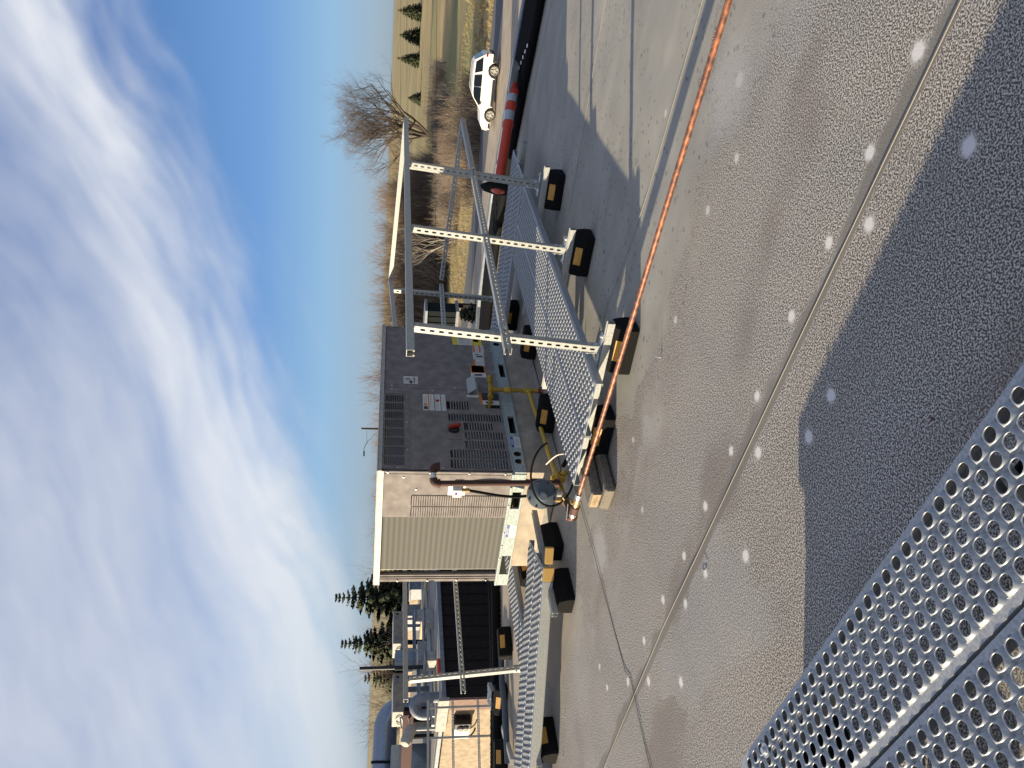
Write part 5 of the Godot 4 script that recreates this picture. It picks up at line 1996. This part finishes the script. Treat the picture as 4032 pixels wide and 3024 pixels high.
	for s in [-1.0, 1.0]:
		for z in [-1.42, 1.44]:
			var wxf := Transform3D(Basis(Vector3.UP, Vector3(s, 0, 0), Vector3.UP.cross(Vector3(s, 0, 0))), Vector3(s * 0.76, 0.37, z))
			var k := mb()
			k.lathe([Vector2(0.26, 0.0), Vector2(0.36, 0.01), Vector2(0.375, 0.05), Vector2(0.375, 0.19), Vector2(0.35, 0.235), Vector2(0.275, 0.24), Vector2(0.27, 0.2)], 28, wxf)
			var wh := part(k, "wheel", mats.tyre, t)
			k = mb()
			k.lathe([Vector2(0.275, 0.235), Vector2(0.255, 0.24), Vector2(0.25, 0.2)], 28, wxf)
			k.lathe([Vector2(0.07, 0.19), Vector2(0.07, 0.225), Vector2(0.0, 0.23)], 14, wxf)
			for q in 5:
				for e in [-0.14, 0.14]:
					var a = TAU * q / 5.0 + e
					k.box(wxf * Vector3(cos(a) * 0.16, 0.215, sin(a) * 0.16), Vector3(0.2, 0.02, 0.032), wxf.basis * Basis(Vector3.UP, -a))
			part(k, "rim", mats.alloy, wh)
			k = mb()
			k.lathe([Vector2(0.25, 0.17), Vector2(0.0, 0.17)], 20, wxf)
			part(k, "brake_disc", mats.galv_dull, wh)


func make_yard_things():
	var Y := Vector3.UP
	# dark ribbed shed on posts at the yard's edge
	var s := thing("ribbed_shed", Vector3(38, GROUND, -22.4), "dark ribbed metal shed on posts with a pale roof edge", "shed")
	var b := mb(s)
	b.span(Vector3(37.2, -0.98, -23.6), Vector3(38.6, -0.84, -20.75))
	part(b, "roof_edge", mats.coping, s)
	for k in 7:
		var z := -23.45 + k * 0.37
		b = mb(s)
		b.span(Vector3(37.45, -2.55, z), Vector3(37.5, -0.98, z + 0.35))
		b.span(Vector3(37.41, -2.55, z + 0.33), Vector3(37.46, -0.98, z + 0.37))
		part(b, "wall_panel", mats.dark_paint, s)
	b = mb(s)
	b.span(Vector3(37.3, -2.72, -23.6), Vector3(38.6, -2.56, -20.75))
	part(b, "sill_beam", mats.coping, s)
	b = mb(s)
	b.span(Vector3(37.55, -2.55, -23.5), Vector3(38.5, -0.98, -20.9))
	part(b, "core", mats.dark_paint, s)
	for p in [[37.5, -20.95], [37.5, -23.4], [38.4, -20.95], [38.4, -23.4]]:
		b = mb(s)
		b.span(Vector3(p[0] - 0.1, GROUND, p[1] - 0.1), Vector3(p[0] + 0.1, -2.72, p[1] + 0.1))
		part(b, "leg", mats.dark_panel, s)
	# street lamp behind the unit
	var l := thing("street_lamp", Vector3(47.3, GROUND, -36.9), "thin street lamp with a curved arm rising behind the unit", "street lamp")
	b = mb(l)
	b.tube([Vector3(47.3, GROUND, -36.9), Vector3(47.3, 2.8, -36.9)], [0.11, 0.07], 8)
	part(b, "pole", mats.bark, l)
	b = mb(l)
	var pts := []
	for i in 9:
		var f := i / 8.0
		pts.append(Vector3(lerpf(47.3, 46.25, f), 1.2 + 1.35 * sin(f * PI * 0.5), lerpf(-36.9, -38.25, f)))
	b.tube(pts, 0.03, 6)
	b.tube([Vector3(47.3, 2.4, -36.9), pts[5]], 0.015, 5)
	part(b, "arm", mats.galv_dull, l)
	b = mb(l)
	b.box(pts[8] + Vector3(-0.12, -0.03, -0.15), Vector3(0.16, 0.1, 0.42), Basis(Y, 0.66), 0.03)
	part(b, "lamp_head", mats.dark_paint, l)
	# cables strung across the field edge
	var w := [[Vector3(59.4, -1.48, -8.43), Vector3(57.1, -2.01, -18.36), Vector3(51.7, -2.54, -30.5), "thin cable strung low across the field behind the car"], [Vector3(198, 0.1, -29), Vector3(193, -0.83, -50.6), Vector3(190, -1.2, -62), "upper of two faint cables crossing the far field"], [Vector3(198, -1.3, -28.8), Vector3(193, -2.3, -50.4), Vector3(190, -2.7, -62), "lower of two faint cables crossing the far field"]]
	for k in w:
		b = mb()
		var e: Vector3 = k[0] + (k[0] - k[1]) * 1.5
		b.tube([e, k[0], k[1], k[2], k[2] + (k[2] - k[1])], 0.012 if k[0].x < 100 else 0.03, 5)
		tag(part(b, "overhead_cable", mats.dark_paint, self), k[3], "cable")


# ---------- the other wing on the far side ----------
func kk(x: float, y: float, z: float) -> Vector3:
	return EYE + (Vector3(x, y, z) - EYE) * 2.45


func make_wing():
	var Y := Vector3.UP
	var Z := Vector3.BACK
	var X := Vector3.RIGHT
	var t := thing("panelled_wing", Vector3(20, -2.6, -26), "lower building wing with dark vertical metal panels and a cream end wall", "building")
	var b := mb(t)
	b.span(Vector3(12.52, GROUND, -45), Vector3(26.3, -0.72, -19.2))
	part(b, "core", mats.cream_wall, t)
	for k in 34:
		var x := 12.56 + k * 0.404
		b = mb(t)
		b.span(Vector3(x, -2.6, -19.19), Vector3(x + 0.4, -0.67, -19.12))
		b.span(Vector3(x + 0.37, -2.6, -19.12), Vector3(x + 0.404, -0.67, -19.075))
		part(b, "wall_panel", mats.dark_panel, t)
	b = mb(t)
	b.span(Vector3(12.44, -0.67, -45), Vector3(26.4, -0.55, -19.02), 0.01)
	part(b, "coping", mats.coping, t)
	b = mb(t)
	b.span(Vector3(12.7, -0.548, -44.8), Vector3(26.2, -0.54, -19.4))
	part(b, "roof_sheet", mats.concrete_grey, t)
	b = mb(t)
	b.span(Vector3(12.44, -2.6, -19.55), Vector3(12.515, -0.68, -19.06))
	part(b, "end_trim", mats.pink_wall, t)
	b = mb(t)
	b.span(Vector3(12.40, -0.75, -20.5), Vector3(12.515, -0.45, -19.02), 0.01)
	part(b, "white_fascia_board", mats.white_paint, t)
	# far parapet catching the sun
	b = mb(t)
	b.span(Vector3(22.5, -0.54, -44.8), Vector3(22.9, -0.16, -20.5), 0.03)
	part(b, "parapet", mats.cream_wall, t)
	setting_low_roof()
	# wiring cabinets on the end wall
	var e := thing("meter_cabinet", Vector3(12.35, -1.4, -20.3), "grey electrical cabinet with twin white lamps on the cream end wall", "electrical cabinet")
	b = mb(e)
	b.box(kk(5.06, 0.335, -8.33), Vector3(0.22, 0.45, 0.62), Basis.IDENTITY, 0.02)
	part(b, "cabinet", mats.white_plate, e)
	b = mb(e)
	b.box(kk(5.05, 0.34, -8.17), Vector3(0.3, 0.5, 0.3), Basis.IDENTITY, 0.03)
	part(b, "meter_box", mats.black_plastic, e)
	for y in [0.37, 0.31]:
		b = mb(e)
		b.lathe([Vector2(0.0, 0.0), Vector2(0.09, 0.0), Vector2(0.09, 0.14), Vector2(0.0, 0.16)], 12, Transform3D(Basis(Y, -X, Y.cross(-X)), kk(5.02, y, -8.2)))
		part(b, "lamp_cup", mats.white_paint, e)
	for k in 5:
		b = mb(e)
		var yy := 0.42 - k * 0.035
		b.tube([kk(5.07, yy, -8.05), kk(5.05, yy - 0.02, -8.12), kk(5.06, yy + 0.01, -8.18), kk(5.07, yy - 0.05, -8.3)], 0.018, 6)
		part(b, "cable", mats.black_hose, e)
	b = mb(e)
	var pts := []
	for i in 14:
		var a := PI * i / 13.0
		pts.append(kk(5.05, 0.31 + 0.13 * cos(a), -8.3 - 0.2 * sin(a)))
	b.tube(pts, 0.025, 6)
	part(b, "cable_loop", mats.black_hose, e)
	# cabinets on stands
	var n := 0
	for c in [[17.66, 19.1, -23.5, -24.35, 0.30, 0.66, "white rooftop cabinet on legs, the one beside the tallest spruce"], [13.83, 15.18, -21.7, -22.5, 0.36, 0.71, "white rooftop cabinet on legs, the one beside the silver ductwork"]]:
		var k := thing("rooftop_cabinet", Vector3(c[0], -0.54, c[2]), c[6], "rooftop cabinet", "white cabinets on the wing's roof")
		b = mb(k)
		b.span(Vector3(c[0], c[4], c[3]), Vector3(c[1], c[5], c[2]), 0.015)
		part(b, "case", mats.white_paint, k)
		b = mb(k)
		b.span(Vector3(c[0] + 0.04, c[4] + 0.02, c[2] + 0.003), Vector3(c[1] - 0.02, c[5] - 0.03, c[2] + 0.012))
		part(b, "front_panel", mats.tan_paint, k)
		for q in [[0.12, 0.22], [0.72, 0.84]]:
			b = mb(k)
			b.span(Vector3(lerpf(c[0], c[1], q[0]), c[5] - 0.2, c[2] + 0.013), Vector3(lerpf(c[0], c[1], q[1]), c[5] - 0.07, c[2] + 0.02))
			part(b, "label", mats.label_grey, k)
		b = mb(k)
		b.box(Vector3(c[1] - 0.15, c[5] - 0.15, c[2] + 0.017), Vector3(0.07, 0.09, 0.01))  # raised block, the dark of a vent opening painted as its colour
		part(b, "painted_dark_vent", mats.inside, k)
		for x in [c[0] + 0.12, c[1] - 0.12]:
			for z in [c[2] - 0.1, c[3] + 0.1]:
				b = mb(k)
				b.span(Vector3(x - 0.07, -0.54, z - 0.05), Vector3(x + 0.07, c[4], z + 0.05))
				part(b, "leg", mats.coping if x > c[0] + 0.5 else mats.dark_paint, k)
		b = mb(k)
		b.span(Vector3(c[0] - 0.2, -0.16, c[2] - 0.06), Vector3(c[1] + 0.1, -0.04, c[2] + 0.06))
		part(b, "stand_rail", mats.coping, k)
		# looped pipes on the sunny end
		b = mb(k)
		var lp := []
		for i in 12:
			var a := TAU * i / 11.0
			lp.append(Vector3(c[0] - 0.04, c[4] + 0.14 + 0.1 * sin(a), (c[2] + c[3]) * 0.5 + 0.2 * cos(a)))
		b.tube(lp, 0.02, 6)
		part(b, "pipe_loop", mats.galv_dull, k)
		n += 1
	# silver ducts
	var d := thing("round_duct", Vector3(16.9, -0.54, -23.4), "stubby silver round duct and white base below a rooftop cabinet", "duct")
	b = mb(d)
	b.lathe([Vector2(0.36, 0.0), Vector2(0.36, 0.18), Vector2(0.40, 0.19), Vector2(0.40, 0.36), Vector2(0.34, 0.37), Vector2(0.34, 0.8)], 24, Transform3D(Basis.IDENTITY, Vector3(16.9, -0.2, -23.4)))
	part(b, "barrel", mats.duct, d)
	b = mb(d)
	b.span(Vector3(15.95, -0.54, -22.9), Vector3(16.7, -0.12, -22.1), 0.01)
	part(b, "base_box", mats.white_paint, d)
	var sk := thing("vent_stack", Vector3(15.25, -0.54, -21.5), "tall black vent stack on the wing's roof", "vent stack")
	b = mb(sk)
	b.lathe([Vector2(0.22, 0.0), Vector2(0.2, 0.04), Vector2(0.1, 0.3)], 14, Transform3D(Basis.IDENTITY, Vector3(15.25, -0.54, -21.5)))
	part(b, "flashing", mats.white_paint, sk)
	b = mb(sk)
	b.tube([Vector3(15.25, -0.35, -21.5), Vector3(15.28, 1.76, -21.55)], 0.06, 12)
	part(b, "pipe", mats.black_plastic, sk)
	var pb := thing("pale_gas_line", Vector3(18.6, -0.54, -22), "pale pipe line on small blocks across the wing's roof", "pipe")
	b = mb(pb)
	b.tube([Vector3(18.7, -0.42, -19.5), Vector3(18.6, -0.42, -24.8)], 0.07, 10)
	part(b, "pipe", mats.pale_wood, pb)
	for z in [-20.4, -22.9, -24.6]:
		b = mb(pb)
		b.box(Vector3(18.6, -0.5, z), Vector3(0.35, 0.09, 0.25), Basis.IDENTITY, 0.02)
		part(b, "block", mats.rubber, pb)
	# big silver ductwork: a gooseneck beside a cross-broken square duct
	var g := thing("silver_ductwork", Vector3(14.6, -0.54, -25.2), "large dull silver duct bending over beside a square duct", "duct")
	b = mb(g)
	pts = [Vector3(15.75, -0.54, -24.6), Vector3(15.75, 0.35, -24.6)]
	for i in 9:
		var a := PI * 0.5 * i / 8.0
		pts.append(Vector3(15.75 - 0.55 * (1.0 - cos(a)), 0.4 + 0.45 * sin(a), -24.6 - 0.3 * (1.0 - cos(a))))
	pts.append(Vector3(13.0, 0.9, -26.0))
	b.tube(pts, 0.40, 20)
	part(b, "bend", mats.duct, g)
	b = mb(g)
	for z in [[13.9, -25.15], [13.2, -25.6]]:
		pass
	b.tube([Vector3(14.35, 0.87, -25.32), Vector3(14.27, 0.875, -25.36)], 0.425, 20)
	part(b, "flange", mats.dark_paint, g)
	b = mb(g)
	var q0 := Vector3(13.45, -0.3, -24.2)
	var sz := Vector3(1.1, 0.95, 0.9)
	for s in 1:
		var c := [q0 + Vector3(-sz.x, -sz.y, sz.z) * 0.5, q0 + Vector3(sz.x, -sz.y, sz.z) * 0.5, q0 + Vector3(sz.x, sz.y, sz.z) * 0.5, q0 + Vector3(-sz.x, sz.y, sz.z) * 0.5]
		var m := q0 + Vector3(0, 0, sz.z * 0.5 + 0.05)
		for i in 4:
			var nn: Vector3 = (c[(i + 1) % 4] - m).cross(c[i] - m).normalized()
			if nn.z < 0:
				nn = -nn
			b.tri(m, c[i], c[(i + 1) % 4], nn, nn, nn)
	b.box(q0 + Vector3(0, 0.25, -0.01), sz + Vector3(0, 0.5, -0.02))
	part(b, "square_duct", mats.duct, g)
	var db := thing("dark_penthouse", Vector3(12.6, -0.54, -27), "dark box-shaped penthouse behind the silver ductwork", "penthouse")
	b = mb(db)
	b.span(Vector3(11.0, -0.54, -28.4), Vector3(14.35, 1.24, -26.6))
	part(b, "box", mats.dark_panel, db)
	b = mb(db)
	b.span(Vector3(10.9, 1.24, -28.5), Vector3(14.45, 1.36, -26.5))
	part(b, "cap", mats.dark_paint, db)
	var mr := thing("maroon_pipe", Vector3(11.6, -0.54, -20.2), "dark maroon square beam crossing before the ductwork", "beam")
	b = mb(mr)
	b.box(Vector3(13.0, 0.26, -22.4), Vector3(0.2, 0.3, 2.6), Basis(Y, 0.35))
	part(b, "beam", mats.maroon, mr)
	b = mb(mr)
	b.tube([Vector3(13.2, -0.54, -22.0), Vector3(13.2, 0.12, -22.0)], 0.06, 8)
	part(b, "leg", mats.dark_paint, mr)
	var wt := thing("white_pump", Vector3(12.95, -0.54, -21.0), "rounded white pump body with small pipes on the wing's roof", "pump")
	b = mb(wt)
	b.lathe([Vector2(0.0, 0.0), Vector2(0.12, 0.02), Vector2(0.17, 0.1), Vector2(0.17, 0.5), Vector2(0.12, 0.6), Vector2(0.0, 0.62)], 18, Transform3D(Basis(Z, 1.2), Vector3(13.1, 0.15, -21.3)))
	part(b, "barrel", mats.white_paint, wt)
	b = mb(wt)
	b.tube([Vector3(13.0, -0.54, -21.3), Vector3(13.0, 0.25, -21.3)], 0.05, 8)
	b.tube([Vector3(13.1, 0.45, -21.4), Vector3(13.3, 0.5, -21.2), Vector3(13.4, 0.3, -21.2), Vector3(13.2, 0.2, -21.3)], 0.025, 6)
	part(b, "pipes", mats.galv_dull, wt)
	var gn := thing("gooseneck_vent", Vector3(12.9, -0.54, -19.9), "grey gooseneck vent hood with a curved top at the wing's corner", "vent")
	b = mb(gn)
	pts = [Vector3(13.0, -0.54, -19.75), Vector3(13.0, -0.1, -19.75)]
	for i in 9:
		var a := PI * i / 8.0
		pts.append(Vector3(13.0 - 0.16 * (1.0 - cos(a)), -0.08 + 0.24 * sin(a), -19.75 - 0.16 * (1.0 - cos(a))))
	pts.append(pts[pts.size() - 1] - Y * 0.2)
	b.tube(pts, 0.15, 16)
	part(b, "neck", mats.coping, gn)
	var oc := mb()
	oc.box(Vector3(13.55, -0.50, -19.12), Vector3(0.5, 0.09, 0.13), Basis.IDENTITY, 0.02)
	tag(part(oc, "orange_marker", mats.orange_dome, self), "flat orange marker lying on the wing's coping", "marker")
	# more small plant on the wing's roof
	rng.seed = 910
	for q in [[14.6, -20.3, 0.34, 0.5, 0.3, "small pale curb box by the wing's coping"], [16.4, -20.6, 0.5, 0.4, 0.28, "low white curb box behind the orange marker"], [17.2, -21.4, 0.3, 0.3, 0.5, "narrow white vent box near the vent stack"], [20.3, -23.6, 0.7, 0.6, 0.55, "grey boxed fan in front of the sunlit parapet"], [21.2, -26.5, 0.8, 0.7, 0.7, "larger grey boxed fan beside the sunlit parapet"], [14.2, -23.3, 0.4, 0.4, 0.6, "square white vent box by the square duct"]]:
		var vb := thing("vent_box", Vector3(q[0], -0.54, q[1]), q[5], "vent box")
		b = mb(vb)
		b.span(Vector3(q[0] - q[2] * 0.5, -0.54, q[1] - q[3] * 0.5), Vector3(q[0] + q[2] * 0.5, -0.54 + q[4], q[1] + q[3] * 0.5), 0.01)
		part(b, "box", mats.white_paint if q[2] < 0.6 else mats.coping, vb)
		b = mb(vb)
		b.span(Vector3(q[0] - q[2] * 0.58, -0.54 + q[4], q[1] - q[3] * 0.58), Vector3(q[0] + q[2] * 0.58, -0.49 + q[4], q[1] + q[3] * 0.58), 0.01)
		part(b, "cap", mats.coping, vb)
	for q in [[12.9, -21.0, 18.4, -21.6, 0.05, "thin grey conduit run across the wing's roof"], [13.0, -20.7, 17.0, -20.9, 0.035, "thin pale conduit run just behind the wing's coping"], [15.6, -23.6, 22.3, -23.0, 0.06, "grey pipe run in front of the white cabinets"]]:
		var cr := mb()
		cr.tube([Vector3(q[0], -0.44, q[1]), Vector3(q[2], -0.44, q[3])], q[4], 8)
		tag(part(cr, "conduit_run", mats.galv_dull, self), q[5], "conduit")
	# guard frame standing before the end wall
	var f := thing("strut_frame", Vector3(8.3, -2.6, -13.6), "blue grey slotted strut guard frame standing before the cream end wall", "guardrail")
	for p in [[8.64, -13.46], [8.2, -13.75], [7.3, -14.3]]:
		b = mb(f)
		strut(b, Vector3(p[0], -2.6, p[1]), Vector3(p[0], 0.28, p[1]), Vector3(-0.85, 0, -0.52))
		part(b, "post", mats.galv, f)
	for y in [0.30, -0.17, -0.66]:
		b = mb(f)
		strut(b, Vector3(8.74, y, -13.37), Vector3(7.0, y - 0.02, -14.47), Vector3(-0.53, 0, 0.84), y < 0.2)
		part(b, "rail", mats.galv, f)


func setting_low_roof():
	var b := mb()
	b.span(Vector3(0, GROUND, -19.0), Vector3(12.3, -2.62, -9.6))
	b.span(Vector3(0, GROUND, -45.0), Vector3(12.3, -2.62, -19.1))
	setting(b, "low_roof", mats.concrete_grey)


func _ready():
	make_camera()
	make_light()
	make_materials()
	make_land()
	make_roof()
	make_wing()
	make_unit()
	make_piping()
	make_walkways()
	make_edge_hoses()
	make_delineator()
	make_trees()
	make_car()
	make_yard_things()
